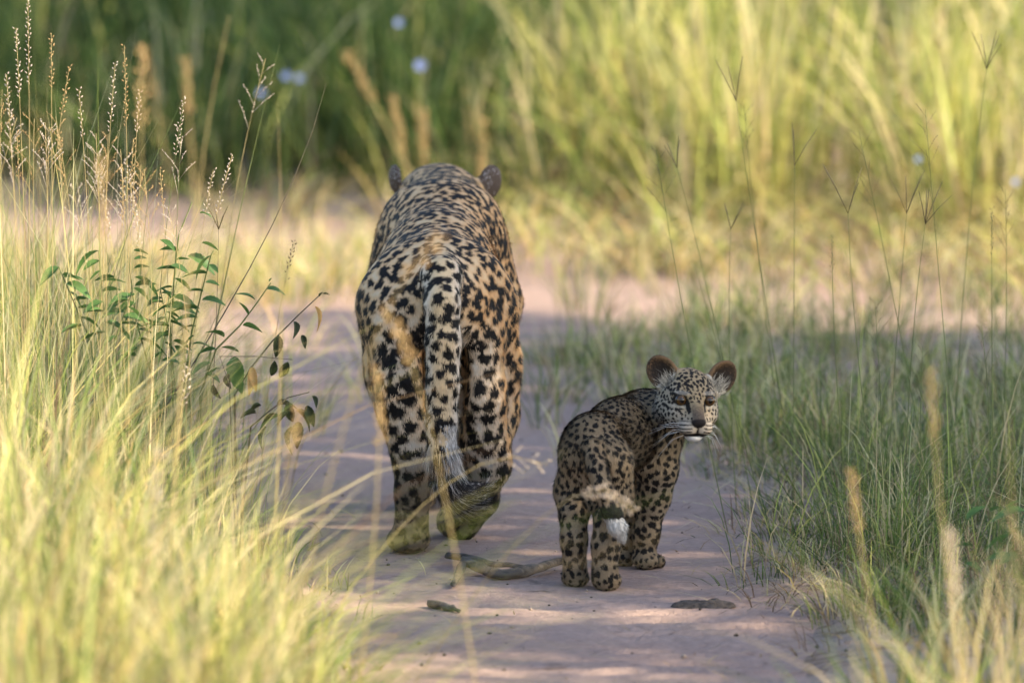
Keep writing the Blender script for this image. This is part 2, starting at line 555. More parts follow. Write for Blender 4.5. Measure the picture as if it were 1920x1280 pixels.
field('verge_grass', 'tangled green and straw grass around the leafy herb', 400, 15, (-1.5, -.30), (14.5, 18.0), .08,
      lambda x, y: .14 + .50 * sstep(-.48, -.95, x) + .06 * fbm(x * 4, y * 3), (.002, .0045), (.48, .36),
      {'green': .9, 'fresh': .9, 'straw': .9, 'lime': .5, 'brown': .3, 'gold': .3}, keep=lambda x, y: sstep(.0, .35, -x - .34 - (y - 15.5) * .09), droop=.2)
field('verge_stems', 'fine tall straw stems above the herb', 150, 6, (-1.3, -.50), (14.8, 17.2), .07,
      lambda x, y: .35 + .50 * sstep(-.5, -.85, x) + .1 * fbm(x * 5, y * 3), (.0014, .0028), (.26, .22), {'straw': 1.0, 'fresh': .7, 'green': .5, 'gold': .5})
field('edge_grass', 'low ragged grass and dead blades where the yellow verge meets the sand', 130, 13, (-.62, -.20), (13.4, 16.2), .05,
      lambda x, y: .085 + .03 * fbm(x * 5, y * 3), (.0018, .004), (.9, .5), {'green': .7, 'fresh': .6, 'straw': 1.2, 'brown': .7, 'gold': .4},
      keep=lambda x, y: sstep(-.12, .04, edges(x, y)), droop=.4)
# verge beside the cub
field('green_grass', 'fine green grass on the verge beside the cub', 900, 16, (.34, 1.6), (14.6, 19.0), .06,
      lambda x, y: .085 + .10 * sstep(.42, .75, x) + .05 * fbm(x * 5, y * 3), (.0016, .0036), (.68, .42),
      {'green': 1.0, 'fresh': 1.3, 'straw': .6, 'brown': .4, 'deep': .2, 'lime': .25},
      keep=lambda x, y: sstep(-.02, .16, edges(x, y)) * (1 - .8 * sstep(16.8, 18.3, y)), droop=.3)
field('dead_grass', 'dry brown bent blades low in the green verge', 260, 12, (.34, 1.4), (14.5, 17.6), .07,
      lambda x, y: .10 + .03 * fbm(x * 5, y * 3), (.0016, .0034), (1.2, .5), {'straw': .8, 'brown': 1.4, 'gold': .25},
      keep=lambda x, y: sstep(-.08, .10, edges(x, y)), droop=.5, mat=M_DRY)
field('upright_grass', 'tall thin green stems rising from the verge beside the cub', 200, 6, (.42, 1.5), (15.4, 18.0), .06,
      lambda x, y: .32 + .12 * fbm(x * 3, y * 3), (.0016, .0034), (.48, .36), {'green': 1.0, 'fresh': 1.0, 'straw': .9, 'lime': .5},
      keep=lambda x, y: sstep(0, .15, edges(x, y)), droop=.25)
field('near_grass', 'blurred dry and green grass close by on the verge beside the cub', 110, 10, (.45, 1.2), (10.5, 14.2), .08,
      lambda x, y: np.clip(CAM_H - y * np.tan(PITCH + (np.interp(960 + x / y * FPX, [1500, 1650, 1800, 1920], [1260, 1120, 960, 860]) - 640) / FPX), .1, 1.), (.004, .009), (.4, .3),
      {'straw': 1.1, 'fresh': .6, 'green': .6, 'gold': .4, 'brown': .3},
      keep=lambda x, y: sstep(1520, 1760, 960 + x / y * FPX), droop=.3)
# litter lying on the sand along both edges
def litter(name, label, n, xr, yr, keep, pal, hh=(.05, .16)):
    x = RNG.uniform(*xr, n); y = RNG.uniform(*yr, n)
    ok = keep(x, y) > RNG.random(n); x, y = x[ok], y[ok]; n = len(x)
    cb, ct = palette(n, pal)
    h = RNG.uniform(*hh, n)
    o = blades(name, np.stack([x, y, gz(x, y) + RNG.uniform(.001, .012, n)], -1), h * .25, RNG.uniform(.0015, .0035, n), RNG.uniform(2.5, 4.2, n),
               RNG.uniform(0, 6.28, n), cb, ct, segs=3, mat=M_DRY)
    tag(o, label, 'litter', kind='stuff')
litter('straw_litter', 'dry straw bits lying on the sand along the verges', 14000, (-1.4, 1.6), (13.2, 22.5),
       lambda x, y: np.clip(.035 + .9 * sstep(-.18, .05, edges(x, y)), 0, 1), {'straw': 1, 'brown': 1.2, 'gold': .5, 'green': .2})


# ------------------------------------------------------------------ single grass stalks with seed heads
def bez(a, b, c, n):
    return [(a * (1 - t) ** 2 + b * 2 * t * (1 - t) + c * t * t) for t in [i / (n - 1) for i in range(n)]]


def spikelet(p, d, L, wdt):
    d = d.normalized()
    a = d.cross(Vector((.2, .9, .3))).normalized(); b = d.cross(a)
    m = p + d * L * .42
    V = [p, m + a * wdt, m + b * wdt, m - a * wdt, m - b * wdt, p + d * L]
    F = [(0, 2, 1), (0, 3, 2), (0, 4, 3), (0, 1, 4), (5, 1, 2), (5, 2, 3), (5, 3, 4), (5, 4, 1)]
    return [tuple(v) for v in V], F


def stalk(tip, base, bend, kind, label, mats, group=None, r0=.0016, head=.14, dens=1.0, size=1.0, cat='grass stalk', name='grass_stalk'):
    """tip, base: Vectors; bend: sideways offset of the middle of the stem"""
    tip = Vector(tip); base = Vector(base)
    root = empty(name, base)
    mid = W(bend[1], bend[2], tip.y) if bend[0] == 'via' else base.lerp(tip, .55) + Vector(bend)
    fine = [p - base for p in bez(base, mid, tip, 48)]
    acc = [0.0]
    for i in range(47): acc.append(acc[-1] + (fine[i + 1] - fine[i]).length)
    L = acc[-1]
    P = []
    for k in range(12):                      # even steps along the stem
        want = L * k / 11; i = 0
        while i < 46 and acc[i + 1] < want: i += 1
        P.append(fine[i].lerp(fine[i + 1], min(1, max(0, (want - acc[i]) / (acc[i + 1] - acc[i] + 1e-9)))))
    R = [r0 * (1 - (.6 if kind != 'none' else .93) * i / 11) for i in range(12)]
    mesh_pieces('stem', [tube_pts(P, R, 5)], mat=mats[0], parent=root)
    rr = random.Random(hash((round(tip.x, 3), round(tip.z, 3))) & 0xffff)
    f0 = max(.2, 1 - head / L)
    def at(f):
        x = f * 11; i = min(int(x), 10); return P[i].lerp(P[i + 1], x - i)
    pcs = []
    if kind == 'spike':
        n = int(46 * dens * head / .14)
        for i in range(n):
            f = f0 + (1 - f0) * i / (n - 1)
            d = (at(min(1, f + .03)) - at(f - .03)).normalized()
            ph = i * 2.4
            side = (d.cross(Vector((math.cos(ph), math.sin(ph), .3)))).normalized()
            if rr.random() < .18: continue
            dd = d * rr.uniform(.6, .9) + side * rr.uniform(.3, .95)
            pcs.append(spikelet(at(f) + side * rr.uniform(.0005, .004) * size, dd, rr.uniform(.0055, .0115) * size, rr.uniform(.0011, .0021) * size))
    elif kind == 'panicle':
        nb = 9
        for i in range(nb):
            f = f0 + (1 - f0) * i / nb
            d = (at(min(1, f + .05)) - at(f - .05)).normalized()
            ph = i * 2.4 + rr.random()
            side = (d.cross(Vector((math.cos(ph), math.sin(ph), .3)))).normalized()
            bl = head * .5 * (1 - .6 * i / nb) * rr.uniform(.7, 1.1)
            e = at(f) + (d * .75 + side * .65) * bl
            pcs.append(tube_pts([at(f), at(f).lerp(e, .5) + d * .003, e], [.0005 * size] * 3, 3))
            for j in range(int(5 * dens)):
                q = at(f).lerp(e, .35 + .65 * (j + rr.random()) / (5 * dens))
                pcs.append(spikelet(q, d * .6 + Vector((rr.uniform(-.7, .7), rr.uniform(-.7, .7), rr.uniform(-.4, .6))), rr.uniform(.004, .007) * size, .0012 * size))
    elif kind == 'finger':
        nf = rr.choice([3, 4, 4, 5])
        o = at(1.0); d = (at(1) - at(.9)).normalized()
        for i in range(nf):
            ph = i * 6.28 / nf + rr.random()
            side = d.cross(Vector((math.cos(ph), math.sin(ph), .2))).normalized()
            e = o + (d + side * rr.uniform(.3, .8)) * head * rr.uniform(.5, .8)
            pcs.append(tube_pts([o, o.lerp(e, .5) + d * .004, e], [.0012 * size, .0012 * size, .0006], 4))
            for j in range(9):
                q = o.lerp(e, .15 + .8 * j / 9)
                pcs.append(spikelet(q, (e - o).normalized() + side * rr.uniform(-.5, .5), .005 * size, .0009 * size))
    if pcs:
        mesh_pieces('seed_head', pcs, mat=mats[1], parent=root)
    return tag(root, label, cat, group)


def gpt(px, Y, dx=0.0):
    x = (px - 960) / FPX * Y + dx
    return Vector((x, Y, float(gz(np.array(x), np.array(Y))) - .01))


SP, ST, SG, SD = (M_STEM_S, M_SEED_P), (M_STEM_S, M_SEED_T), (M_STEM_G, M_SEED_P), (M_STEM_G, M_SEED_D)
# sharp seed heads over the left verge: tip pixel, depth, base pixel x, bend, kind, materials, head length
LEFT = [
    (52, -18, 15.5, 40, .01, 'spike', SP, .17), (30, 52, 15.6, 45, .015, 'spike', SP, .13), (96, 62, 15.5, 95, .0, 'spike', ST, .10),
    (130, 126, 15.6, 92, -.06, 'spike', ST, .09), (216, 118, 15.7, 178, -.02, 'spike', SP, .13), (233, 86, 15.6, 234, .01, 'spike', ST, .15),
    (148, 168, 15.6, 172, .02, 'spike', SP, .09), (262, 168, 15.7, 236, -.02, 'spike', SP, .08), (346, 182, 15.8, 268, -.03, 'spike', SG, .11),
    (435, 292, 15.9, 330, -.05, 'spike', SP, .11), (400, 318, 16.0, 345, -.04, 'spike', SP, .09), (498, 110, 16.6, 380, -.05, 'panicle', SP, .14),
    (12, 140, 15.4, 30, .02, 'spike', SP, .10), (18, 250, 15.3, 40, .02, 'panicle', SP, .10), (300, 318, 15.8, 315, .02, 'spike', ST, .08),
    (180, 250, 15.8, 190, .01, 'panicle', SP, .12), (226, 280, 15.5, 230, .02, 'panicle', SP, .14), (340, 236, 16.0, 300, .0, 'panicle', SG, .13),
    (85, 230, 15.7, 80, .01, 'panicle', SP, .12), (552, 452, 16.1, 480, -.03, 'spike', (M_STEM_S, M_SEED_D), .08), (410, 430, 15.9, 375, .01, 'finger', (M_STEM_D, M_SEED_D), .07),
]
rq = random.Random(31)
for k in range(18):
    tx = rq.uniform(0, 330); ty = rq.uniform(150, 300) + tx * .35
    LEFT.append((tx, ty, rq.uniform(15.1, 16.4), tx + rq.gauss(0, 45), rq.gauss(0, .03), rq.choice(['panicle', 'panicle', 'spike']), rq.choice([SP, SP, ST]), rq.uniform(.08, .16)))
for (px, py, Y, bx, bn, kd, mt, hd) in LEFT:
    lab = {'spike': 'upright straw stalk with a dense pale seed head above the verge with the herb',
           'panicle': 'slender stalk with a loose pale open seed head above the verge with the herb',
           'finger': 'thin dark stalk forking into fingers beside the leafy herb'}[kd]
    if mt is ST: lab = 'upright straw stalk with a rusty tan %s seed head above the verge with the herb' % ('dense' if kd == 'spike' else 'loose')
    if mt is SG and kd == 'spike': lab = 'green stemmed stalk with a nodding pale seed head above the verge with the herb'
    if mt[1] is M_SEED_D and kd == 'spike': lab = 'stalk with a dark brown drooping seed head in front of the sand'
    stalk(W(px, py, Y), gpt(bx, Y), (bn, 0, .02), kd, lab, mt, 'seed stalks above the herb verge', head=hd, size=.78, r0=.0010)
# long dark stem leaning across from the lower left
stalk(W(612, 156, 15.9), gpt(90, 15.7), (.16, 0, .10), 'none', 'long dark bare stem leaning across the pale seed heads', (M_STEM_D, M_SEED_D), r0=.0026)
stalk(W(525, 82, 16.4), gpt(330, 16.3), (-.02, 0, .0), 'none', 'straight green blade stem above the verge with the herb', (M_STEM_G, M_SEED_D), r0=.0022)
# fine panicles rising over the right verge
RIGHT = [
    (1380, 190, 16.6, 1500, 'finger', .11), (1395, 195, 17.0, 1480, 'panicle', .10), (1270, 315, 16.6, 1420, 'finger', .08), (1230, 280, 16.3, 1370, 'panicle', .12),
    (1610, 245, 16.4, 1760, 'panicle', .16), (1735, 205, 16.2, 1810, 'panicle', .14), (1850, 130, 16.8, 1790, 'finger', .10), (1490, 310, 16.5, 1490, 'finger', .13),
    (1590, 400, 16.2, 1655, 'finger', .12), (1700, 400, 16.4, 1665, 'finger', .12), (1735, 420, 16.0, 1700, 'finger', .11), (1560, 440, 16.0, 1600, 'spike', .08),
    (1860, 390, 16.0, 1870, 'spike', .09), (1885, 355, 16.5, 1880, 'panicle', .12), (1370, 430, 16.6, 1385, 'finger', .08), (1730, 650, 15.6, 1740, 'panicle', .10),
    (1640, 560, 15.9, 1665, 'panicle', .09), (1840, 610, 15.7, 1860, 'panicle', .12), (1100, 480, 16.8, 1240, 'none', .1), (1285, 440, 16.2, 1450, 'none', .1),
]
for (px, py, Y, bx, kd, hd) in RIGHT:
    lab = {'finger': 'thin green stalk ending in spread dark fingers above the verge beside the cub',
           'panicle': 'thin green stalk with a feathery dark open seed head above the verge beside the cub',
           'spike': 'thin stalk with a narrow dark seed spike above the verge beside the cub',
           'none': 'long bare green stem leaning over behind the cub'}[kd]
    stalk(W(px, py, Y), gpt(bx, Y), (random.uniform(-.02, .02), 0, .03), kd, lab, SD, 'seed stalks above the cub verge', head=hd, r0=.0011, size=.6)
# blurred stalks close to the camera
NEAR = [
    ((828, 446), 12.4, 470, ('via', 640, 560), 'spike', ST, .085, 'blurred orange seed head crossing the leopard rump', .0016, 1.6),
    ((722, 574), 12.6, 930, ('via', 830, 720), 'spike', ST, .095, 'blurred tan seed head crossing the leopard thigh', .0016, 1.6),
    ((706, 690), 12.9, 640, ('via', 730, 860), 'spike', ST, .12, 'blurred yellow seed head standing in front of the leopard hind leg', .0020, 1.4),
    ((1025, 872), 14.1, 520, ('via', 850, 770), 'panicle', SP, .10, 'arching yellow stalk bowing across the leopard legs', .0015, 1.0),
    ((352, 690), 15.0, 300, (.0, 0, .05), 'spike', SP, .07, 'short drooping pale seed stalk among the herb leaves', .0014, 1),
    ((1190, 957), 13.6, 700, ('via', 1068, 775), 'spike', SP, .10, 'blurred arching stalk whose pale seed head crosses the cub flank', .0013, 1.35),
    ((1595, 885), 12.6, 1720, (-.015, 0, .02), 'spike', ST, .09, 'blurred tan seed head standing alone beside the blurred dry stalks', .0016, 1.3),
    ((1745, 700), 12.2, 1880, (-.03, 0, .02), 'spike', ST, .10, 'tallest blurred stalk in the dry grass across from the herb', .0016, 1.1),
    ((1780, 1000), 11.8, 1900, (-.02, 0, .02), 'spike', SP, .11, 'blurred pale plume stalk low in the dry grass across from the herb', .0018, 1.5),
    ((1890, 760), 11.9, 2010, (-.03, 0, .0), 'none', (M_STEM_S, M_SEED_T), .1, 'blurred bare straw stem leaning over the dry grass across from the herb', .0030, 1),
    ((185, 830), 12.0, 240, (.0, 0, .0), 'spike', ST, .13, 'blurred dense tan seed head low in the yellow grass', .0018, 1.7),
    ((300, 850), 12.3, 190, (.0, 0, .02), 'spike', SP, .14, 'blurred cream seed head leaning over the yellow grass', .0018, 1.6),
    ((190, 300), 12.6, 160, (.02, 0, .0), 'spike', ST, .12, 'blurred golden seed head rising behind the pale spikes', .0018, 1.5),
    ((520, 190), 14.0, 490, (.03, 0, .0), 'none', (M_STEM_S, M_SEED_T), .1, 'tall yellow stem rising alone beside the herb', .0022, 1),
    ((265, 95), 13.0, 330, (-.03, 0, .02), 'spike', ST, .12, 'blurred golden seed head between the tall pale spikes', .0018, 1.5),
    ((430, 30), 13.2, 300, ('via', 330, 420), 'none', (M_STEM_S, M_SEED_T), .1, 'blurred yellow blade slanting behind the pale seed heads', .0040, 1),
    ((560, 760), 13.0, 500, (-.03, 0, .0), 'spike', ST, .10, 'blurred straw seed head in front of the withered leaves', .0018, 1.4),
    ((745, 1190), 13.4, 540, (-.04, 0, .10), 'none', (M_STEM_S, M_SEED_T), .1, 'blurred broad straw blade arching onto the sand', .0055, 1),
    ((700, 1010), 13.3, 470, (-.05, 0, .12), 'none', (M_STEM_S, M_SEED_T), .1, 'blurred straw blade bending towards the leopard paw', .0040, 1),
]
for (tp, Y, bx, bn, kd, mt, hd, lab, r0, sz) in NEAR:
    stalk(W(tp[0], tp[1], Y), gpt(bx, Y), bn, kd, lab, mt, None, r0=r0, head=hd, size=sz)
# sunlit heads standing in the far grass
FAR = [(650, 100, 22.8, 830), (735, 185, 22.6, 790), (790, 205, 22.9, 800), (1150, 95, 23.5, 1270), (1115, 125, 23.2, 1240), (1400, 60, 24.0, 1560), (1395, 80, 23.4, 1400),
       (1020, 40, 24.5, 1100), (1480, 20, 25, 1600), (270, 90, 23.5, 330), (345, 110, 22.8, 370), (1765, 30, 24, 1700), (880, 170, 23.4, 890), (905, 230, 22.9, 900)]
for (px, py, Y, bx) in FAR:
    lab = {650: 'thick golden seed stalk leaning out of the far grass beyond the leopard', 735: 'shorter golden seed stalk standing behind the leopard ear'}.get(px, 'blurred golden seed stalk standing in the far grass')
    stalk(W(px, py, Y), gpt(bx, Y), (0, 0, .03), 'spike', lab, ST, 'seed stalks of the far grass', r0=.003, head=.15, size=1.9)


# ------------------------------------------------------------------ leafy herbs
def leaf_mesh(name, mat, L=.05, Wd=.022, fold=.25, curl=.35, teeth=7):
    n = 2 * teeth
    V, F = [], []
    for i in range(n + 1):
        t = i / n
        wdt = Wd * (math.sin(math.pi * t ** .8) ** .8 if 0 < t < 1 else 0.02)
        if i % 2 and 0 < i < n: wdt *= 1.13
        z = -curl * L * t * t
        V += [(t * L, -wdt, z + fold * wdt), (t * L, -wdt * .5, z + fold * wdt * .35), (t * L, 0, z), (t * L, wdt * .5, z + fold * wdt * .35), (t * L, wdt, z + fold * wdt)]
    for i in range(n):
        for k in range(4):
            a = i * 5 + k
            F.append((a, a + 1, a + 6, a + 5))
    me = mesh_uniform(name, np.array(V), np.array(F), mat=mat, link=False)
    return me


LEAVES = {'g': [leaf_mesh('leaf', M_LEAF, .048, .0098, .5, .25), leaf_mesh('leaf', M_LEAF, .052, .0128, .4, .45), leaf_mesh('leaf', M_LEAF, .038, .0095, .6, .1)],
          'd': [leaf_mesh('leaf', M_LEAF_D, .039, .0085, 1.0, .55), leaf_mesh('leaf', M_LEAF_D, .033, .0068, 1.3, .35)],
          'o': [leaf_mesh('leaf', M_LEAF_O, .046, .008, .9, .5)]}


def put_leaf(parent, off, d, kind, scale, roll, rr):
    me = rr.choice(LEAVES[kind])
    o = bpy.data.objects.new('leaf', me)
    COL.objects.link(o)
    o.parent = parent
    x = Vector(d).normalized()
    up = Vector((0, 0, 1)) if abs(x.z) < .9 else Vector((0, -1, 0))
    y = up.cross(x).normalized(); z = x.cross(y)
    m = Matrix((x, y, z)).transposed().to_4x4() @ Matrix.Rotation(roll, 4, 'X')
    m = Matrix.Translation(off) @ m @ Matrix.Scale(scale, 4)
    o.matrix_local = m
    return o


def herb(label, base, stems, seed):
    """stems: list of (pixel path, depth, leaf kinds list[(t, side, kind, scale)])"""
    rr = random.Random(seed)
    root = empty('leafy_herb', base)
    for (path, Y, mat, r0, leaves) in stems:
        P = [base if p is None else W(p[0], p[1], Y) for p in path]
        Q = [p - base for p in P]
        s = mesh_pieces('stem', [tube_pts(Q, [r0 * (1 - .55 * i / (len(Q) - 1)) for i in range(len(Q))], 6)], mat=mat, parent=root)
        for (px, py, ang, kind, sc) in leaves:
            o = W(px, py, Y + rr.uniform(-.02, .02)) - base
            a = math.radians(ang)
            d = Vector((math.cos(a), rr.uniform(-.55, .25), math.sin(a)))
            put_leaf(s, o, d, kind, sc, rr.uniform(-.5, .5), rr)
    return tag(root, label, 'plant', None)


b1 = gpt(330, 15.75)
rr = random.Random(4)
up_leaves = []
for (x0, y0, x1, y1) in [(300, 700, 335, 470), (350, 700, 395, 480), (260, 690, 250, 470), (330, 660, 300, 540)]:
    for k in range(13):
        t_ = .1 + .9 * k / 12
        up_leaves.append((x0 + (x1 - x0) * t_, y0 + (y1 - y0) * t_, rr.choice([-35, -20, -8, 10, 172, 190, 205, 215]), 'g', rr.uniform(.6, 1.15)))
herb('bushy green herb with toothed leaves rising from the grassy verge', b1, [
    ([None, (325, 760), (318, 600), (335, 440), (360, 380)], 15.75, M_STEM_G, .0025, up_leaves[:13] + [(378, 455, -20, 'g', .9), (352, 480, -15, 'g', 1.1), (375, 400, 10, 'g', .5)]),
    ([None, (340, 760), (360, 620), (395, 480), (400, 470)], 15.72, M_STEM_G, .0022, up_leaves[13:26] + [(300, 450, -30, 'g', 1.0), (320, 498, -20, 'g', 1.0)]),
    ([None, (300, 760), (255, 600), (240, 480)], 15.78, M_STEM_G, .0022, up_leaves[26:39] + [(215, 520, 185, 'g', 1.0), (120, 520, 10, 'g', .9)]),
    ([None, (330, 740), (320, 640), (300, 540)], 15.8, M_STEM_G, .002, up_leaves[39:]),
], 1)
b5 = gpt(190, 15.5)
ml = []
for (x0, y0, x1, y1) in [(170, 640, 110, 500), (200, 640, 185, 470), (215, 640, 250, 540)]:
    for k in range(9):
        t_ = .1 + .9 * k / 8
        ml.append((x0 + (x1 - x0) * t_, y0 + (y1 - y0) * t_, rr.choice([-35, -20, -8, 10, 172, 190, 205, 215]), 'g', rr.uniform(.7, 1.2)))
herb('low green herb with toothed leaves half hidden in the yellow grass', b5, [
    ([None, (185, 760), (170, 640), (110, 500)], 15.5, M_STEM_G, .0022, ml[:9]),
    ([None, (195, 760), (200, 640), (185, 470)], 15.48, M_STEM_G, .0022, ml[9:18]),
    ([None, (205, 760), (215, 640), (250, 540)], 15.46, M_STEM_G, .0022, ml[18:]),
], 6)
b2 = gpt(385, 15.7)
herb('leafy green stem leaning out over the sand from the grassy verge', b2, [
    ([None, (375, 740), (405, 655), (450, 610), (480, 570), (508, 530)], 15.7, M_STEM_G, .0022,
     [(405, 655, 185, 'g', .8), (420, 632, 140, 'g', .8), (455, 610, -12, 'g', 1.1), (465, 590, 120, 'g', .8), (478, 562, 140, 'g', .7), (500, 542, 2, 'g', .7), (505, 528, 60, 'g', .25),
      (395, 680, 200, 'g', .9), (385, 700, -25, 'g', .9), (440, 668, -88, 'g', 1.25), (448, 660, 160, 'g', .9), (430, 700, -100, 'd', .9), (412, 690, 205, 'g', .8), (400, 720, -70, 'd', .9)]),
], 2)
b3 = gpt(440, 15.65)
herb('dark wilting stem with hanging withered leaves over the sand', b3, [
    ([None, (440, 740), (470, 690), (510, 640), (560, 590), (605, 548)], 15.6, M_STEM_D, .0022,
     [(522, 628, -95, 'd', 1.25), (550, 602, -75, 'd', .95), (566, 628, -72, 'd', .75), (590, 574, -60, 'o', .95), (600, 556, 75, 'd', .35), (606, 552, 20, 'd', .3), (472, 688, -80, 'o', .9)]),
    ([None, (430, 720), (412, 668), (480, 668), (548, 674)], 15.58, M_STEM_D, .0013,
     [(515, 676, -100, 'd', 1.0), (540, 678, -115, 'd', .95), (470, 690, -85, 'o', 1.0), (446, 672, -95, 'g', 1.1)]),
    ([None, (470, 800), (505, 770), (540, 745), (580, 735)], 15.55, M_STEM_D, .002,
     [(540, 752, -80, 'd', 1.3), (555, 770, -30, 'd', 1.1), (525, 780, 190, 'd', 1.1), (560, 790, -95, 'd', 1.2), (585, 742, -60, 'd', .7), (480, 775, 175, 'd', 1.0), (550, 800, -120, 'd', 1.2),
      (575, 760, -70, 'd', 1.0), (540, 775, 215, 'd', .9), (500, 800, 230, 'd', 1.0), (520, 760, 20, 'd', 1.0), (490, 760, 200, 'd', .9)]),
], 3)
# low seedling with broad leaves by the right edge
b4 = gpt(1880, 14.9)
lv = []
for k in range(16):
    lv.append((1800 + rr.uniform(0, 130), 960 + rr.uniform(-10, 110), rr.choice([-20, 15, 170, 195, 40]), 'g', rr.uniform(.7, 1.2)))
herb('low broad leaved green herb on the verge beside the cub', b4, [([None, (1880, 1060), (1870, 980)], 14.9, M_STEM_G, .002, lv[:8]), ([None, (1890, 1060), (1905, 960)], 14.9, M_STEM_G, .002, lv[8:])], 5)

# ------------------------------------------------------------------ blue flowers in the far grass
for (px, py, Y, fs) in [(788, 122, 23.1, .75), (748, 42, 23.6, .55), (537, 142, 23.6, .6), (562, 146, 23.7, .55), (490, 174, 23.4, .5), (1722, 298, 22.0, .4), (1905, 340, 22.0, .45)]:
    c = W(px, py, Y); b = gpt(px, Y)
    root = empty('blue_flower', b)
    mesh_pieces('stem', [tube_pts([Vector((0, 0, 0)), (c - b) * .6 + Vector((.01, 0, 0)), c - b], [.0025, .002, .0015], 5)], mat=M_STEM_G, parent=root)
    pcs = []
    for k in range(5):
        a = 2 * math.pi * k / 5 + px
        d = Vector((math.cos(a), -.35, math.sin(a)))
        s = Vector((-math.sin(a), 0, math.cos(a)))
        o = c - b
        V = [o, o + (d * .010 + s * .008) * fs, o + (d * .021 + s * .005) * fs, o + (d * .021 - s * .005) * fs, o + (d * .010 - s * .008) * fs, o + (d * .012 + Vector((0, .004, 0))) * fs]
        pcs.append(([tuple(v) for v in V], [(0, 1, 5), (1, 2, 5), (2, 3, 5), (3, 4, 5), (4, 0, 5)]))
    mesh_pieces('corolla', pcs, mat=M_BLUE, parent=root)
    tag(root, 'small pale blue flower at the sunlit foot of the far grass' if px > 1500 else 'small blue flower in the dark green far grass', 'flower', 'blue wild flowers')

# ------------------------------------------------------------------ fallen branch, bark piece, clods
def rough_tube(P, R, n=10, sub=4, seed=1, amp=.22):
    rr = random.Random(seed)
    Q, RR = [], []
    for i in range(len(P) - 1):
        for k in range(sub):
            t = k / sub
            Q.append(Vector(P[i]).lerp(Vector(P[i + 1]), t) + Vector((0, rr.uniform(-.002, .002), rr.uniform(-.0015, .0015))))
            RR.append((R[i] * (1 - t) + R[i + 1] * t) * rr.uniform(1 - amp, 1 + amp))
    Q.append(Vector(P[-1])); RR.append(R[-1])
    V, F = tube_pts(Q, RR, n)
    V = [tuple(Vector(v) + Vector((rr.uniform(-1, 1), rr.uniform(-1, 1), rr.uniform(-1, 1))) * .0012) for v in V]
    return V, F


def on_ground(px, py, up):
    p = G(px, py, 0.0)
    z = float(gz(np.array(p.x), np.array(p.y)))
    p = G(px, py, z)
    p.z = z + up
    return p


fb = on_ground(950, 1075, 0)
root = empty('fallen_branch', fb)
P = [on_ground(868, 1072, .022), on_ground(895, 1076, .014), on_ground(930, 1086, .010), on_ground(970, 1086, .011), on_ground(1010, 1079, .014), on_ground(1046, 1070, .018), on_ground(1075, 1066, .016)]
mesh_pieces('limb', [rough_tube([p - fb for p in P], [.0075, .0095, .0105, .0105, .0085, .0072, .006], 10, 4, 2, .10)], mat=M_WOOD, parent=root)
P = [on_ground(838, 1054, .013), on_ground(880, 1060, .014), on_ground(920, 1066, .010), on_ground(992, 1072, .008)]
mesh_pieces('side_twig', [rough_tube([p - fb for p in P], [.006, .0068, .0052, .003], 8, 4, 3, .10)], mat=M_WOOD, parent=root)
P = [on_ground(872, 1068, .020), on_ground(862, 1085, .014), on_ground(850, 1103, .007)]
mesh_pieces('broken_stub', [rough_tube([p - fb for p in P], [.008, .0085, .005], 8, 4, 4, .1)], mat=M_WOOD, parent=root)
tag(root, 'forked grey dead branch lying on the sand beside the cub', 'branch')
P = [on_ground(806, 1138, .006), on_ground(835, 1144, .008), on_ground(862, 1149, .004)]
o = mesh_pieces('bark_piece', [rough_tube([p - P[0] for p in P], [.006, .008, .003], 8, 4, 5, .35)], mat=M_WOOD)
o.location = P[0]
tag(o, 'small dark curl of bark lying on the sand', 'bark')
for (px0, px1, py, lab) in [(1192, 1262, 1137, 'small flat dark clod of dirt on the track'), (1258, 1380, 1133, 'long low dark clod of dirt on the track')]:
    c = on_ground((px0 + px1) / 2, py, 0)
    L = (px1 - px0) / FPX * c.y / 2
    n1, n2 = 26, 10
    V, F = [], []
    for i in range(n1):
        for j in range(n2):
            u = -1 + 2 * i / (n1 - 1); v = -1 + 2 * j / (n2 - 1)
            k = max(0, 1 - u * u) ** .5
            hgt = (.012 if L > .04 else .008) * k * max(0, 1 - v * v) * (0.6 + .8 * vnoise(u * 3 + px0, v * 2) + .3 * vnoise(u * 9, v * 5 + px0))
            V.append((u * L + .004 * (vnoise(i * .9, j * .8) - .5), v * .03 * (k + .2) , float(hgt) - .003))
    for i in range(n1 - 1):
        for j in range(n2 - 1):
            a = i * n2 + j
            F.append((a, a + n2, a + n2 + 1, a + 1))
    o = mesh_uniform('dirt_clod', np.array(V), np.array(F), mat=M_DUNG, smooth=True)
    o.location = c
    tag(o, lab, 'clod')
# small crumbs and pebbles scattered on the sand
n = 1500
x = RNG.uniform(-1.0, 1.2, n); y = RNG.uniform(13.6, 20.5, n)
ok = edges(x, y) < .1
x, y = x[ok], y[ok]; n = len(x)
s = RNG.uniform(.0012, .0045, n) * (RNG.random(n) ** 2 + .35)
base = np.array([[1, 0, 0], [-1, 0, 0], [0, 1, 0], [0, -1, 0], [0, 0, .7], [0, 0, -.7]])
V = base[None] * s[:, None, None] * RNG.uniform(.6, 1.4, (n, 6, 1)) + np.stack([x, y, gz(x, y) + s * .3], -1)[:, None]
f8 = np.array([[0, 2, 4], [2, 1, 4], [1, 3, 4], [3, 0, 4], [2, 0, 5], [1, 2, 5], [3, 1, 5], [0, 3, 5]])
F = (f8[None] + (np.arange(n) * 6)[:, None, None]).reshape(-1, 3)
cc = np.where(RNG.random((n, 1)) < .45, np.array([[.07, .055, .045]]), np.array([[.50, .38, .30]])) * RNG.uniform(.7, 1.3, (n, 1))
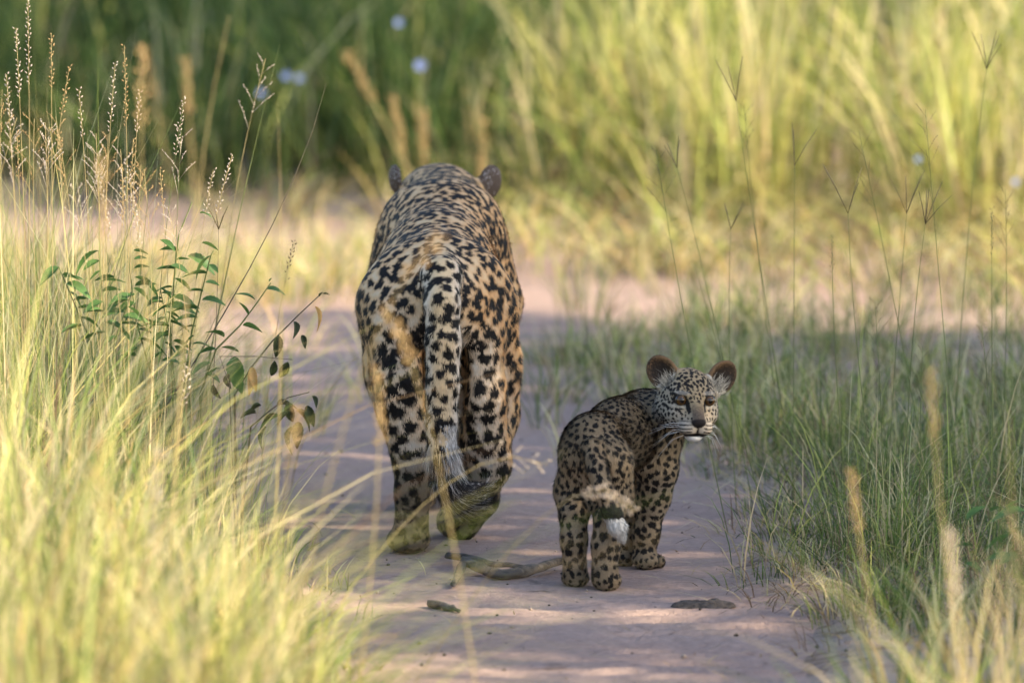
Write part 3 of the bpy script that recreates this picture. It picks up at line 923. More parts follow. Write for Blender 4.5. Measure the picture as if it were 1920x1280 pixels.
o = mesh_uniform('sand_crumbs', V.reshape(-1, 3), F, mat=M_DRY, col=np.repeat(cc, 6, 0), smooth=False)
tag(o, 'tiny crumbs and pebbles scattered over the sand', 'pebbles', kind='stuff')


# ------------------------------------------------------------------ animals: one continuous skin from blended volumes
class Body:
    def __init__(self):
        self.pr = []
        self.cut = []

    def cone(self, a, b, ra, rb, k=.03, reg='torso', flow=None):
        a = np.array(a, float); b = np.array(b, float)
        f = (b - a) if flow is None else np.array(flow, float)
        self.pr.append(dict(t='c', a=a, b=b, ra=ra, rb=rb, k=k, reg=reg, f=f / (np.linalg.norm(f) + 1e-9)))

    def chain(self, pts, k=.03, reg='torso', flow=None):
        for (p, r), (q, s) in zip(pts[:-1], pts[1:]):
            self.cone(p, q, r, s, k, reg, flow)

    def ell(self, c, r, k=.03, reg='torso', flow=(0, -1, -.2), rot=None, cut=False):
        R = np.eye(3) if rot is None else np.array(rot, float)      # columns: local axes in world
        f = np.array(flow, float)
        d = dict(t='e', c=np.array(c, float), r=np.array(r, float), R=R, k=k, reg=reg, f=f / (np.linalg.norm(f) + 1e-9))
        (self.cut if cut else self.pr).append(d)

    @staticmethod
    def dist(d, P):
        if d['t'] == 'c':
            ab = d['b'] - d['a']
            t = np.clip(((P - d['a']) @ ab) / (ab @ ab), 0, 1)
            q = P - (d['a'] + t[..., None] * ab)
            return np.sqrt((q * q).sum(-1)) - (d['ra'] + (d['rb'] - d['ra']) * t)
        q = (P - d['c']) @ d['R']
        k0 = np.sqrt(((q / d['r']) ** 2).sum(-1)); k1 = np.sqrt(((q / d['r'] ** 2) ** 2).sum(-1)) + 1e-9
        return k0 * (k0 - 1) / k1

    @staticmethod
    def bounds(d):
        if d['t'] == 'c':
            m = max(d['ra'], d['rb'])
            return np.minimum(d['a'], d['b']) - m, np.maximum(d['a'], d['b']) + m
        e = np.abs(d['R']) @ d['r']
        return d['c'] - e, d['c'] + e

    def surface(self, h):
        lo = np.min([self.bounds(d)[0] for d in self.pr], 0) - 3 * h
        hi = np.max([self.bounds(d)[1] for d in self.pr], 0) + 3 * h
        n = np.ceil((hi - lo) / h).astype(int) + 1
        D = np.full(n, .2, np.float32)
        ax = [lo[i] + h * np.arange(n[i]) for i in range(3)]
        for group, sub in ((self.pr, False), (self.cut, True)):
            for d in group:
                a, b = self.bounds(d); pad = d['k'] * 1.6 + 3 * h
                i0 = np.clip(((a - pad - lo) / h).astype(int), 0, n - 1); i1 = np.clip(((b + pad - lo) / h).astype(int) + 2, 0, n)
                sl_ = tuple(slice(i0[i], i1[i]) for i in range(3))
                P = np.stack(np.meshgrid(*[ax[i][i0[i]:i1[i]] for i in range(3)], indexing='ij'), -1)
                v = self.dist(d, P).astype(np.float32)
                o = D[sl_]; k = d['k']
                if sub:
                    v = -v
                    hh = np.clip(.5 - .5 * (v - o) / k, 0, 1)
                    D[sl_] = v * (1 - hh) + o * hh + k * hh * (1 - hh)
                else:
                    hh = np.clip(.5 + .5 * (o - v) / k, 0, 1)
                    D[sl_] = o * (1 - hh) + v * hh - k * hh * (1 - hh)
        return surface_nets(D, lo, h)

    def regions(self, P, names):
        """soft weights of the named regions and blended hair flow"""
        Wt = np.zeros((len(P), len(names))); Fl = np.zeros((len(P), 3))
        for d in self.pr:
            v = self.dist(d, P)
            w_ = np.exp(-np.maximum(v + .01, 0) / .012)
            Wt[:, names.index(d['reg'])] += w_
            Fl += w_[:, None] * d['f']
        Wt /= Wt.sum(1, keepdims=True) + 1e-12
        return Wt, Fl


def surface_nets(D, lo, h):
    n = np.array(D.shape)
    s = D < 0
    cs = np.zeros(n - 1, np.int8)
    cor = [(i, j, k) for i in (0, 1) for j in (0, 1) for k in (0, 1)]
    for (i, j, k) in cor:
        cs += s[i:n[0] - 1 + i, j:n[1] - 1 + j, k:n[2] - 1 + k]
    mask = (cs > 0) & (cs < 8)
    I = np.argwhere(mask)
    idx = np.full(n - 1, -1, np.int64); idx[mask] = np.arange(len(I))
    pos = np.zeros((len(I), 3)); cnt = np.zeros(len(I))
    val = {c: D[I[:, 0] + c[0], I[:, 1] + c[1], I[:, 2] + c[2]] for c in cor}
    for a in cor:
        for ax in range(3):
            if a[ax]: continue
            b = list(a); b[ax] = 1; b = tuple(b)
            va, vb = val[a], val[b]
            cr = (va < 0) != (vb < 0)
            t = np.where(cr, va / np.where(cr, va - vb, 1), 0)
            p = np.tile(np.array(a, float), (len(I), 1)); p[:, ax] = t
            pos += p * cr[:, None]; cnt += cr
    V = (I + pos / cnt[:, None]) * h + lo
    F = []
    for ax in range(3):
        u, v = (ax + 1) % 3, (ax + 2) % 3
        sl0 = [slice(1, n[i] - 1) for i in range(3)]; sl0[ax] = slice(0, n[ax] - 1)
        sl1 = list(sl0); sl1[ax] = slice(1, n[ax])
        s0, s1 = s[tuple(sl0)], s[tuple(sl1)]
        E = np.argwhere(s0 != s1)
        st = np.array([0 if i == ax else 1 for i in range(3)])
        inside = s0[tuple(E.T)]
        E = E + st
        def cell(du, dv):
            c = E.copy(); c[:, u] += du; c[:, v] += dv
            return idx[c[:, 0], c[:, 1], c[:, 2]]
        q = np.stack([cell(-1, -1), cell(0, -1), cell(0, 0), cell(-1, 0)], -1)
        q[~inside] = q[~inside][:, ::-1]
        F.append(q)
    F = np.concatenate(F)
    F = F[(F >= 0).all(1)]
    return V, F


def vnormals(V, F):
    a = V[F[:, 2]] - V[F[:, 0]]; b = V[F[:, 3]] - V[F[:, 1]]
    fn = np.cross(a, b)
    N = np.zeros_like(V)
    for i in range(4): np.add.at(N, F[:, i], fn)
    return N / (np.linalg.norm(N, axis=1)[:, None] + 1e-12)


def relax(V, F, it=2, lam=.5):
    for _ in range(it):
        A = np.zeros_like(V); c = np.zeros(len(V))
        for i in range(4):
            j = (i + 1) % 4
            np.add.at(A, F[:, i], V[F[:, j]]); np.add.at(c, F[:, i], 1)
            np.add.at(A, F[:, j], V[F[:, i]]); np.add.at(c, F[:, j], 1)
        V = V * (1 - lam) + lam * A / c[:, None]
    return V


def scatter(V, F, N, n, rng):
    a = np.linalg.norm(np.cross(V[F[:, 2]] - V[F[:, 0]], V[F[:, 3]] - V[F[:, 1]]), axis=1)
    f = rng.choice(len(F), n, p=a / a.sum())
    u, v = rng.random((2, n, 1))
    w_ = [(1 - u) * (1 - v), u * (1 - v), u * v, (1 - u) * v]
    P = sum(w_[i] * V[F[f, i]] for i in range(4)); Q = sum(w_[i] * N[F[f, i]] for i in range(4))
    return P, Q / (np.linalg.norm(Q, axis=1)[:, None] + 1e-12)


class Spots:
    """irregular dark spots set out over a skin; rad(P), gap(P) give size and spacing at a place"""
    def __init__(self, V, N, FL, rad, gap, asp, seed, jag=.28):
        r = np.random.default_rng(seed)
        self.jag = jag
        order = r.permutation(len(V))[:34000]
        R_, Gp = rad(V), gap(V)
        C = np.zeros((6000, 3)); n = 0; ids = []
        for i in order:
            if R_[i] <= 0: continue
            if n:
                d = C[:n] - V[i]
                if ((d * d).sum(1) < Gp[i] ** 2).any(): continue
            C[n] = V[i]; n += 1; ids.append(i)
            if n >= 6000: break
        ids = np.array(ids)
        self.C = C[:n]
        nn = N[ids]; fl = FL[ids]
        fl = fl - (fl * nn).sum(1)[:, None] * nn
        fl /= np.linalg.norm(fl, axis=1)[:, None] + 1e-9
        an = r.normal(0, .5, (n, 1)); sd = np.cross(nn, fl)
        self.t = fl * np.cos(an) + sd * np.sin(an); self.b = np.cross(nn, self.t); self.n = nn
        self.r = R_[ids] * r.uniform(.72, 1.25, n)
        self.a = asp(V)[ids] * r.uniform(.8, 1.3, n)
        self.ph = r.uniform(0, 6.28, (n, 3))
        self.kd = kdtree.KDTree(n)
        for i, c in enumerate(self.C): self.kd.insert(c, i)
        self.kd.balance()

    def value(self, Q, N, m=3):
        """< 1 inside a spot"""
        idx = np.array([[j for (_, j, _) in self.kd.find_n(q, m)] for q in Q])
        best = np.full(len(Q), 9.0)
        for k in range(m):
            i = idx[:, k]
            d = Q - self.C[i]
            u = (d * self.t[i]).sum(1) / (self.r[i] * self.a[i]); v = (d * self.b[i]).sum(1) * self.a[i] / self.r[i]
            w_ = (d * self.n[i]).sum(1) / (self.r[i] * 2)
            th = np.arctan2(v, u)
            mul = 1 + self.jag * (.6 * np.sin(2 * th + self.ph[i, 0]) + .6 * np.sin(3 * th + self.ph[i, 1]) + .4 * np.sin(5 * th + self.ph[i, 2]))
            f = np.sqrt(u * u + v * v + w_ * w_) / mul
            f = np.where((N * self.n[i]).sum(1) < 0, 9, f)
            best = np.minimum(best, f)
        return best


def fur(parent, P, N, FL, length, width, color, rng, lift=.42, mess=.22, name='fur', off=None):
    n = len(P)
    d = FL - (FL * N).sum(1)[:, None] * N
    d /= np.linalg.norm(d, axis=1)[:, None] + 1e-9
    d = d + N * (lift * rng.uniform(.6, 1.4, (n, 1))) + rng.normal(0, mess, (n, 3))
    d /= np.linalg.norm(d, axis=1)[:, None]
    sd = np.cross(d, N); sd /= np.linalg.norm(sd, axis=1)[:, None] + 1e-9
    L = length[:, None]; w2 = width[:, None] * .5
    base = P - N * .001
    mid = base + d * L * .55
    d2 = d - N * .18; 
    tip = mid + d2 * L * .45
    V = np.stack([base - sd * w2, base + sd * w2, mid + sd * w2 * .75, mid - sd * w2 * .75, tip], 1).reshape(-1, 3)
    b = np.arange(n) * 5
    loops = np.stack([b, b + 1, b + 2, b + 3, b + 3, b + 2, b + 4], -1).reshape(-1)
    starts = np.stack([np.arange(n) * 7, np.arange(n) * 7 + 4], -1).reshape(-1)
    jitter = rng.normal(0, .16, (n, 3))
    nn = N + jitter; nn /= np.linalg.norm(nn, axis=1)[:, None]
    o = mesh_np(name, V - off, loops, starts, None, mat=M_FUR, parent=parent, col=np.repeat(color, 5, 0), nrm=np.repeat(nn, 5, 0))
    o['kind'] = 'stuff'
    return o


def mixc(a, b, t):
    t = np.asarray(t)[:, None]
    return a * (1 - t) + b * t


# ================================================================== the adult leopard
def build_leopard():
    rng = np.random.default_rng(51)
    B = Body()
    Wn = lambda px, py, Y: np.array(W(px, py, Y))
    # trunk
    B.ell((-.146, 16.36, .425), (.142, .33, .168), .05)
    B.ell((-.137, 16.62, .47), (.105, .19, .168), .05)
    B.ell((-.138, 16.12, .455), (.118, .16, .118), .05, flow=(0, -.6, -.8))
    B.chain([((-.137, 16.64, .555), .088), ((-.140, 16.36, .528), .080), ((-.139, 16.14, .508), .072), ((-.137, 16.03, .47), .07)], .05, flow=(0, -1, -.15))
    for s in (-1, 1):                      # shoulder blades
        B.cone((-.137 + s * .06, 16.66, .585), (-.137 + s * .10, 16.62, .42), .045, .06, .04, flow=(0, -.6, -.7))
    for s in (-1, 1):                      # hip bones
        B.ell((-.138 + s * .075, 16.12, .525), (.032, .05, .03), .05, flow=(0, -.8, -.6))
    # neck and head, seen from behind
    B.cone((-.135, 16.95, .575), (-.137, 16.62, .53), .085, .11, .05, 'neck')
    B.ell(Wn(824, 372, 17.02), (.083, .095, .070), .03, 'head', flow=(0, -1, -.1))
    B.ell(Wn(822, 400, 17.10), (.060, .08, .05), .03, 'head')
    for s, px in ((-1, 752), (1, 898)):    # cheeks
        B.ell(Wn(px + (-s * 10), 400, 17.02), (.035, .045, .04), .03, 'head', flow=(s * .4, -1, -.5))
    # ears
    ex = np.array([[.8, .6, 0], [-.6, .8, 0], [0, 0, 1.0]])
    c = Wn(919, 341, 16.985)
    rotr = np.array(Matrix.Rotation(math.radians(38), 3, 'Z') @ Matrix.Rotation(math.radians(14), 3, 'Y'))
    B.ell(c, (.029, .012, .036), .010, 'ear', flow=(.2, 0, 1), rot=rotr)
    B.ell(c + rotr @ np.array([.0, .012, .004]), (.023, .012, .029), .004, rot=rotr, cut=True)
    rotl = np.array(Matrix.Rotation(math.radians(-66), 3, 'Z') @ Matrix.Rotation(math.radians(-12), 3, 'Y'))
    c = Wn(741, 334, 16.985)
    B.ell(c, (.026, .010, .029), .010, 'ear', flow=(-.2, 0, 1), rot=rotl)
    B.ell(c + rotl @ np.array([.0, .012, .004]), (.020, .010, .023), .004, rot=rotl, cut=True)
    # hind leg that stands on the ground
    B.chain([(Wn(754, 575, 16.10), .089), (Wn(757, 700, 16.10), .068), (Wn(762, 775, 16.10), .049)], .035, 'thigh')
    B.chain([(Wn(754, 610, 16.03), .064), (Wn(755, 720, 16.0), .050), (Wn(766, 800, 15.99), .040), (Wn(776, 862, 15.98), .033)], .035, 'thigh')
    B.chain([(Wn(762, 775, 16.10), .048), (Wn(774, 862, 16.0), .035)], .03, 'leg', )
    B.chain([(Wn(775, 858, 15.975), .031), (Wn(774, 920, 15.985), .0315), (Wn(771, 990, 15.995), .033)], .02, 'leg')
    zg = lambda p: float(gz(np.array(p[0]), np.array(p[1])))
    p = Wn(766, 1012, 16.03); p[2] = zg(p) + .024
    B.ell(p, (.042, .062, .028), .02, 'paw', flow=(0, .5, -1))
    for s in (-1.5, -.5, .5, 1.5):
        B.ell(p + np.array([s * .019, .050 - abs(s) * .008, -.006]), (.0125, .02, .018), .012, 'paw', flow=(0, 1, -.4))
    # the other hind leg, swinging in under the body
    B.chain([(Wn(884, 580, 16.14), .090), (Wn(896, 690, 16.19), .076), (Wn(912, 775, 16.22), .060)], .035, 'thigh')
    B.chain([(Wn(890, 640, 16.06), .056), (Wn(898, 740, 16.06), .047), (Wn(908, 820, 16.08), .042), (Wn(918, 872, 16.08), .036)], .03, 'thigh')
    B.chain([(Wn(912, 775, 16.22), .056), (Wn(917, 868, 16.10), .038)], .03, 'leg')
    B.chain([(Wn(917, 868, 16.085), .034), (Wn(902, 935, 16.14), .031), (Wn(868, 985, 16.19), .030)], .02, 'leg')
    p = Wn(855, 995, 16.24); p[2] = zg(p) + .030
    B.ell(p, (.038, .058, .034), .02, 'paw', flow=(0, .5, -1))
    for s in (-1.5, -.5, .5, 1.5):
        B.ell(p + np.array([s * .017, .046 - abs(s) * .008, -.012]), (.0115, .018, .017), .012, 'paw', flow=(0, 1, -.4))
    # forelegs, mostly hidden behind the hind legs
    for (sx, top, elbow, wrist, foot) in ((-1, (772, 560, 16.62), (768, 760, 16.58), (778, 880, 16.64), (780, 952, 16.68)), (1, (872, 560, 16.62), (872, 760, 16.62), (858, 880, 16.72), (852, 940, 16.80))):
        f = Wn(*foot); f[2] = zg(f) + .024
        B.chain([(Wn(*top), .075), (Wn(*elbow), .052), (Wn(*wrist), .034), (f + np.array([0, -.01, .02]), .032)], .03, 'leg')
        B.ell(f + np.array([0, .02, 0]), (.042, .06, .026), .02, 'paw')
        for s in (-1.5, -.5, .5, 1.5):
            B.ell(f + np.array([s * .019, .068 - abs(s) * .008, -.004]), (.0125, .02, .018), .012, 'paw')
    # deep cleft between the thighs, behind the tail
    B.ell(Wn(830, 690, 16.05), (.046, .10, .135), .03, cut=True)
    # tail hanging down and hooking at the end
    tp = [((826, 500, 16.06), .040), ((827, 520, 15.955), .038), ((829, 570, 15.895), .033), ((831, 640, 15.875), .032), ((830, 720, 15.87), .030),
          ((827, 790, 15.868), .028), ((829, 850, 15.868), .027), ((838, 895, 15.87), .027), ((855, 930, 15.875), .028), ((876, 938, 15.87), .024), ((893, 918, 15.875), .017)]
    B.chain([(Wn(*q), r) for q, r in tp], .012, 'tail')
    V, F = B.surface(.0058)
    V = relax(V, F, 2)
    N = vnormals(V, F)
    names = ['torso', 'neck', 'head', 'ear', 'thigh', 'leg', 'paw', 'tail']
    cache = {}

    tail_y = lambda P: (640 + (CAM_H - P[:, 2] - P[:, 1] * math.tan(PITCH)) / P[:, 1] * FPX)   # rough photo row, only used along the tail

    def rad(P):
        Wt, _ = B.regions(P, names)
        r = Wt @ np.array([.0106, .0096, .0086, 0.0, .0132, .0112, .0060, .0108])
        return np.where(Wt[:, 3] > .4, 0, r)

    def gap(P):
        Wt, _ = B.regions(P, names)
        return Wt @ np.array([.0190, .0170, .0155, .02, .0246, .0215, .0170, .0205])

    def asp(P):
        Wt, _ = B.regions(P, names)
        return Wt @ np.array([.92, .9, .95, 1, 1.0, 1.0, 1.0, 1.0])

    Wv, FLv = B.regions(V, names)
    sp = Spots(V, N, FLv, rad, gap, asp, 8, .22)

    def coat(P, Nn, Wt):
        n = len(P)
        v = sp.value(P, Nn)
        gold = np.array([.54, .325, .145]); tan = np.array([.57, .435, .275]); pale = np.array([.64, .585, .51]); white = np.array([.74, .71, .66])
        up = np.clip(Nn[:, 2] * .9 + .25, 0, 1)
        c = mixc(np.tile(pale, (n, 1)), np.tile(tan, (n, 1)), sstep(-.5, .35, Nn[:, 2] + .5 * np.abs(Nn[:, 0])))
        c = mixc(c, np.tile(gold, (n, 1)), np.clip((Wt[:, 1] + Wt[:, 2]) * .9 + Wt[:, 0] * up * .35, 0, 1))
        # sun-side flank has the sun's warmth put into its colour; hind faces and inner legs paler
        c = mixc(c, np.tile(gold * 1.05, (n, 1)), np.clip(sstep(.45, .95, Nn[:, 0]) * .75, 0, 1))
        rear = sstep(.35, .95, -Nn[:, 1]) * np.clip(Wt[:, 4] + Wt[:, 5], 0, 1)
        c = mixc(c, np.tile(pale, (n, 1)), rear * .75)
        c = mixc(c, np.tile(white, (n, 1)), sstep(.1, .8, -Nn[:, 2]) * .8)
        c = mixc(c, np.array([[.105, .078, .048]]) * np.ones((n, 1)), np.clip(Wt[:, 6] * .9 + Wt[:, 5] * .95 * sstep(.25, .17, P[:, 2]), 0, .92))
        c = mixc(c, np.tile(pale, (n, 1)), Wt[:, 7] * .75 * sstep(.45, .95, np.abs(Nn[:, 0])))
        c = mixc(c, np.tile(tan * np.array([1, .94, .84]), (n, 1)), Wt[:, 7] * sstep(.6, .2, np.abs(Nn[:, 0])) * .8)
        # warm centre between close spots (rosettes)
        c = c * (1 - .28 * (sstep(1.9, 1.15, v) * (Wt[:, 0] + Wt[:, 4]))[:, None] * np.array([.2, .7, 1.2]))
        edge = sstep(.92, 1.08, v + rng.normal(0, .13, n))
        dark = np.array([.009, .0075, .007])
        out = mixc(np.tile(dark, (n, 1)), c, edge)
        # end of the tail: black above, white below
        row = tail_y(P)
        tt = Wt[:, 7] > .55
        dk = tt & (row > 890)
        out[dk] = mixc(np.tile([.02, .017, .016], (dk.sum(), 1)), np.tile([.40, .36, .33], (dk.sum(), 1)), (rng.random(dk.sum()) < .22) * .8)
        wt_ = tt & (row > 800) & (row < 905) & (Nn[:, 0] + rng.normal(0, .25, n) > .25)
        out[wt_] = np.array([.56, .52, .48]) * rng.uniform(.4, 1.15, (wt_.sum(), 1))
        er = Wt[:, 3] > .5
        out[er] = np.array([.085, .06, .045])
        return out, v

    colV, _ = coat(V, N, Wv)
    org = np.array([-.14, 16.2, 0.0])
    o = mesh_uniform('leopard', V - org, F, mat=M_COAT, col=colV)
    o.location = org
    tag(o, 'adult spotted leopard walking away along the sand track with its tail hanging', 'leopard')
    n = 190000
    P, Nn = scatter(V, F, N, n, rng)
    Wt, Fl = B.regions(P, names)
    L = Wt @ np.array([.0115, .0105, .0078, .006, .0150, .0100, .007, .0130]) * rng.uniform(.6, 1.3, n)
    row = tail_y(P)
    tt = (Wt[:, 7] > .55)
    L = np.where(tt & (row > 830), L * 2.6, L)
    L = np.where((Nn[:, 2] < -.3) & (Wt[:, 0] > .4), L * 2.2, L)
    L = L * (1 - .55 * sstep(.2, .7, Nn[:, 2])) * np.where(tt, 1, .85)
    fl = Fl - (Fl * Nn).sum(1)[:, None] * Nn
    fl /= np.linalg.norm(fl, axis=1)[:, None] + 1e-9
    col, v = coat(P + fl * (L * .62)[:, None], Nn, Wt)        # colour seen where the hair tip lies
    er = Wt[:, 3] > .5
    col[er] = np.where(rng.random((er.sum(), 1)) < .20 + .8 * sstep(.605, .645, P[er, 2])[:, None], np.array([[.52, .48, .46]]), np.array([[.075, .055, .042]]))
    col *= rng.uniform(.78, 1.22, (n, 1))
    fur(o, P, Nn, Fl, L, rng.uniform(.0009, .0017, n), col, rng, lift=.30, mess=.17, off=org)
    return o


# ================================================================== the cub
def build_cub():
    rng = np.random.default_rng(77)
    B = Body()
    Wn = lambda px, py, Y: np.array(W(px, py, Y))
    zg = lambda p: float(gz(np.array(p[0]), np.array(p[1])))
    # trunk
    B.chain([(Wn(1204, 812, 15.80), .064), (Wn(1160, 822, 15.70), .057), (Wn(1114, 828, 15.60), .054)], .03, 'torso', flow=(-.35, -1, -.35))
    B.ell(Wn(1112, 852, 15.585), (.048, .058, .060), .03, 'rump', flow=(-.2, -.7, -.8))
    B.cone(Wn(1200, 772, 15.80), Wn(1150, 782, 15.68), .036, .030, .03, 'torso', flow=(-.35, -1, -.1))
    # neck
    B.chain([(Wn(1258, 770, 15.765), .046), (Wn(1215, 800, 15.80), .058)], .03, 'neck', flow=(-.6, -.5, -.5))
    # near foreleg and chest
    B.chain([(Wn(1236, 832, 15.77), .040), (Wn(1232, 880, 15.775), .036), (Wn(1226, 930, 15.79), .0285), (Wn(1212, 1000, 15.80), .0215), (Wn(1207, 1040, 15.80), .0205)], .02, 'foreleg')
    p = Wn(1212, 1052, 15.795); p[2] = zg(p) + .016
    B.ell(p, (.024, .030, .017), .012, 'paw', flow=(.3, 1, -.3))
    for s in (-1.5, -.5, .5, 1.5):
        B.ell(p + np.array([.013 + s * .009, .022 - s * .008, -.004]), (.009, .011, .011), .008, 'paw')
    # far foreleg
    B.chain([(Wn(1185, 850, 15.84), .040), (Wn(1178, 930, 15.85), .028), (Wn(1170, 1010, 15.85), .021), (Wn(1168, 1038, 15.85), .020)], .02, 'foreleg')
    p = Wn(1172, 1046, 15.85); p[2] = zg(p) + .016
    B.ell(p, (.022, .03, .017), .012, 'paw')
    # hind legs
    B.chain([(Wn(1090, 860, 15.585), .040), (Wn(1078, 920, 15.60), .034), (Wn(1075, 965, 15.57), .026)], .022, 'thigh')
    B.chain([(Wn(1076, 960, 15.55), .0245), (Wn(1076, 1010, 15.54), .022), (Wn(1078, 1062, 15.54), .022)], .016, 'leg')
    p = Wn(1079, 1078, 15.555); p[2] = zg(p) + .016
    B.ell(p, (.0255, .034, .018), .012, 'paw', flow=(0, 1, -.5))
    for s in (-1.5, -.5, .5, 1.5):
        B.ell(p + np.array([s * .011, .028 - abs(s) * .005, -.005]), (.008, .011, .011), .008, 'paw')
    B.chain([(Wn(1142, 865, 15.56), .044), (Wn(1148, 925, 15.58), .035), (Wn(1142, 975, 15.53), .0265)], .022, 'thigh')
    B.chain([(Wn(1140, 972, 15.505), .0255), (Wn(1136, 1020, 15.495), .0235), (Wn(1134, 1075, 15.495), .0245)], .016, 'leg')
    p = Wn(1138, 1088, 15.51); p[2] = zg(p) + .017
    B.ell(p, (.0265, .034, .019), .012, 'paw', flow=(0, 1, -.5))
    for s in (-1.5, -.5, .5, 1.5):
        B.ell(p + np.array([s * .011, .028 - abs(s) * .005, -.005]), (.008, .011, .011), .008, 'paw')
    # tail
    tl = [((1112, 842, 15.53), .022), ((1122, 885, 15.485), .019), ((1134, 925, 15.462), .0175), ((1146, 958, 15.452), .0165), ((1157, 985, 15.447), .0135), ((1164, 1002, 15.45), .0085)]
    B.chain([(Wn(*q), r) for q, r in tl], .008, 'tail')
    # head: local axes r (viewer's right), f (out of the face), u (up)
    yaw, pit, rol = math.radians(17), math.radians(4), math.radians(-3)
    f = Vector((math.sin(yaw) * math.cos(pit), -math.cos(yaw) * math.cos(pit), -math.sin(pit)))
    r = Vector((math.cos(yaw), math.sin(yaw), 0)); u = r.cross(f) * -1
    u = f.cross(r) * -1 if False else r.cross(f)
    if u.z < 0: u = -u
    q = Matrix.Rotation(rol, 3, f)
    r = q @ r; u = q @ u
    R = np.array([r, f, u]).T
    H = Wn(1289, 757, 15.705)
    K = 1.02
    hp = lambda a, b_, c_: H + R @ (np.array([a, b_, c_], float) * K)

    def he(c, rad_, k=.012, reg='head', flow=(0, -1, .2), rot=None, cut=False):
        B.ell(hp(*c), np.array(rad_) * K, k, reg, flow=R @ np.array(flow, float), rot=R if rot is None else rot, cut=cut)

    he((0, -.008, .016), (.050, .054, .048), .02)
    for s in (-1, 1):
        he((s * .029, .008, -.014), (.025, .034, .030), .018, flow=(s * .8, -.6, -.5))
        he((s * .037, -.010, -.010), (.016, .024, .025), .016, flow=(s * .8, -.6, -.6))
        he((s * .024, .030, .023), (.016, .014, .009), .012, flow=(s * .3, -.3, 1))
        he((s * .0140, .0555, -.0345), (.0172, .0165, .0142), .007, 'muzzle', flow=(s * 1, -.6, -.3))
        he((s * .026, .034, -.014), (.014, .012, .012), .012, flow=(s * .8, -.5, -.4))
    he((0, .032, -.023), (.031, .032, .024), .014, 'muzzle', flow=(0, -.5, 1))
    B.cone(hp(0, .038, .016), hp(0, .060, -.014), .0150 * K, .0125 * K, .012, 'bridge', flow=R @ np.array([0, -.2, 1.0]))
    he((0, .0700, -.0205), (.0128, .0058, .0082), .004, 'nose', flow=(0, 0, 1))
    he((0, .046, -.0495), (.0165, .0170, .0115), .007, 'chin', flow=(0, .2, -1))
    # mouth line and philtrum, eye sockets
    he((0, .070, -.0465), (.021, .016, .0011), .0025, cut=True)
    for s in (-1, 1):
        he((s * .0272, .0495, .0140), (.0100, .010, .0068), .003, cut=True, rot=R @ np.array(Matrix.Rotation(math.radians(-s * 10), 3, 'Y')))
    # ears
    ears = []
    for s in (-1, 1):
        m = Matrix.Rotation(math.radians(s * 40), 3, 'Y')          # fan outwards (about the face axis)
        m = Matrix.Rotation(math.radians(-s * (10 if s > 0 else 22)), 3, 'Z') @ Matrix.Rotation(math.radians(4), 3, 'X') @ m
        Er = R @ np.array(m)
        # local frame here is r, f, u so matrix axes map x->r, y->f, z->u
        c0 = np.array([s * .0455 + .009, -.010, .040 if s < 0 else .034])
        B.cone(hp(*(c0 * np.array([.72, 1, .72]))), hp(*(c0 + np.array(m) @ np.array([0, -.003, .008]))), .020 * K, .013 * K, .010, 'ear', flow=R @ np.array([s * .5, 0, 1.0]))
        ec = np.array(m) @ np.array([0, 0, .017])
        B.ell(hp(*(c0 + ec)), np.array([.0275, .0115, .0345]) * K, .009, 'ear', flow=R @ np.array([s * .5, 0, 1.0]), rot=Er)
        ic = np.array(m) @ np.array([0, .0120, .020])
        B.ell(hp(*(c0 + ic)), np.array([.0250, .0150, .0310]) * K, .003, 'ear', rot=Er, cut=True)
        ears.append((c0, np.array(m)))
    V, F = B.surface(.0023)
    V = relax(V, F, 2)
    N = vnormals(V, F)
    names = ['torso', 'rump', 'neck', 'foreleg', 'paw', 'thigh', 'leg', 'tail', 'head', 'muzzle', 'bridge', 'nose', 'chin', 'ear']

    def local(P):
        return ((P - H) @ R) / K

    sizes = np.array([.0050, .0050, .0050, .0063, .0038, .0058, .0072, .0070, .0032, .0, .0, 0, 0, 0])
    gaps = np.array([.0108, .0108, .0106, .0128, .0090, .0122, .0146, .0136, .0058, .0063, .0063, .01, .01, .01])

    def rad(P):
        Wt, _ = B.regions(P, names)
        r_ = Wt @ sizes
        l = local(P)
        # smaller spots on the front of the face
        hd = Wt[:, 8] > .5
        r_ = np.where(hd & (l[:, 2] > .02), .0037, r_)
        r_ = np.where(hd & (l[:, 2] <= .02), .0033, r_)
        bad = (Wt[:, 11:].sum(1) > .4) | ((Wt[:, 9:11].sum(1) > .5) & ((l[:, 2] < -.018) | ((np.abs(l[:, 0]) < .0125) & (l[:, 2] < .012))))
        r_ = np.where((Wt[:, 9:11].sum(1) > .3), np.maximum(r_, .0026), r_)
        r_ = np.where((Wt[:, 10] > .2) & (l[:, 2] > .010), .0030, r_)
        return np.where(bad, 0, r_)

    def gap(P):
        Wt, _ = B.regions(P, names)
        return Wt @ gaps

    def asp(P):
        Wt, _ = B.regions(P, names)
        return 1.0 + .12 * Wt[:, 8]

    Wv, FLv = B.regions(V, names)
    sp = Spots(V, N, FLv, rad, gap, asp, 18, .17)

    def coat(P, Nn, Wt):
        n = len(P)
        v = sp.value(P, Nn)
        l = local(P)
        A = lambda *c: np.tile(np.array(c, float), (n, 1))
        brown = A(.205, .148, .09); tan = A(.29, .21, .13); pale = A(.50, .43, .34); white = A(.66, .62, .56); black = A(.012, .010, .009)
        c = mixc(brown, tan, np.clip(Wt[:, 3] + Wt[:, 5] + Wt[:, 6] + Wt[:, 7], 0, 1))
        c = mixc(c, pale, sstep(.2, .9, -Nn[:, 2]) * .7)
        c = mixc(c, A(.23, .165, .10), np.clip(Wt[:, 4], 0, 1) * .8)
        head = Wt[:, 8:].sum(1)
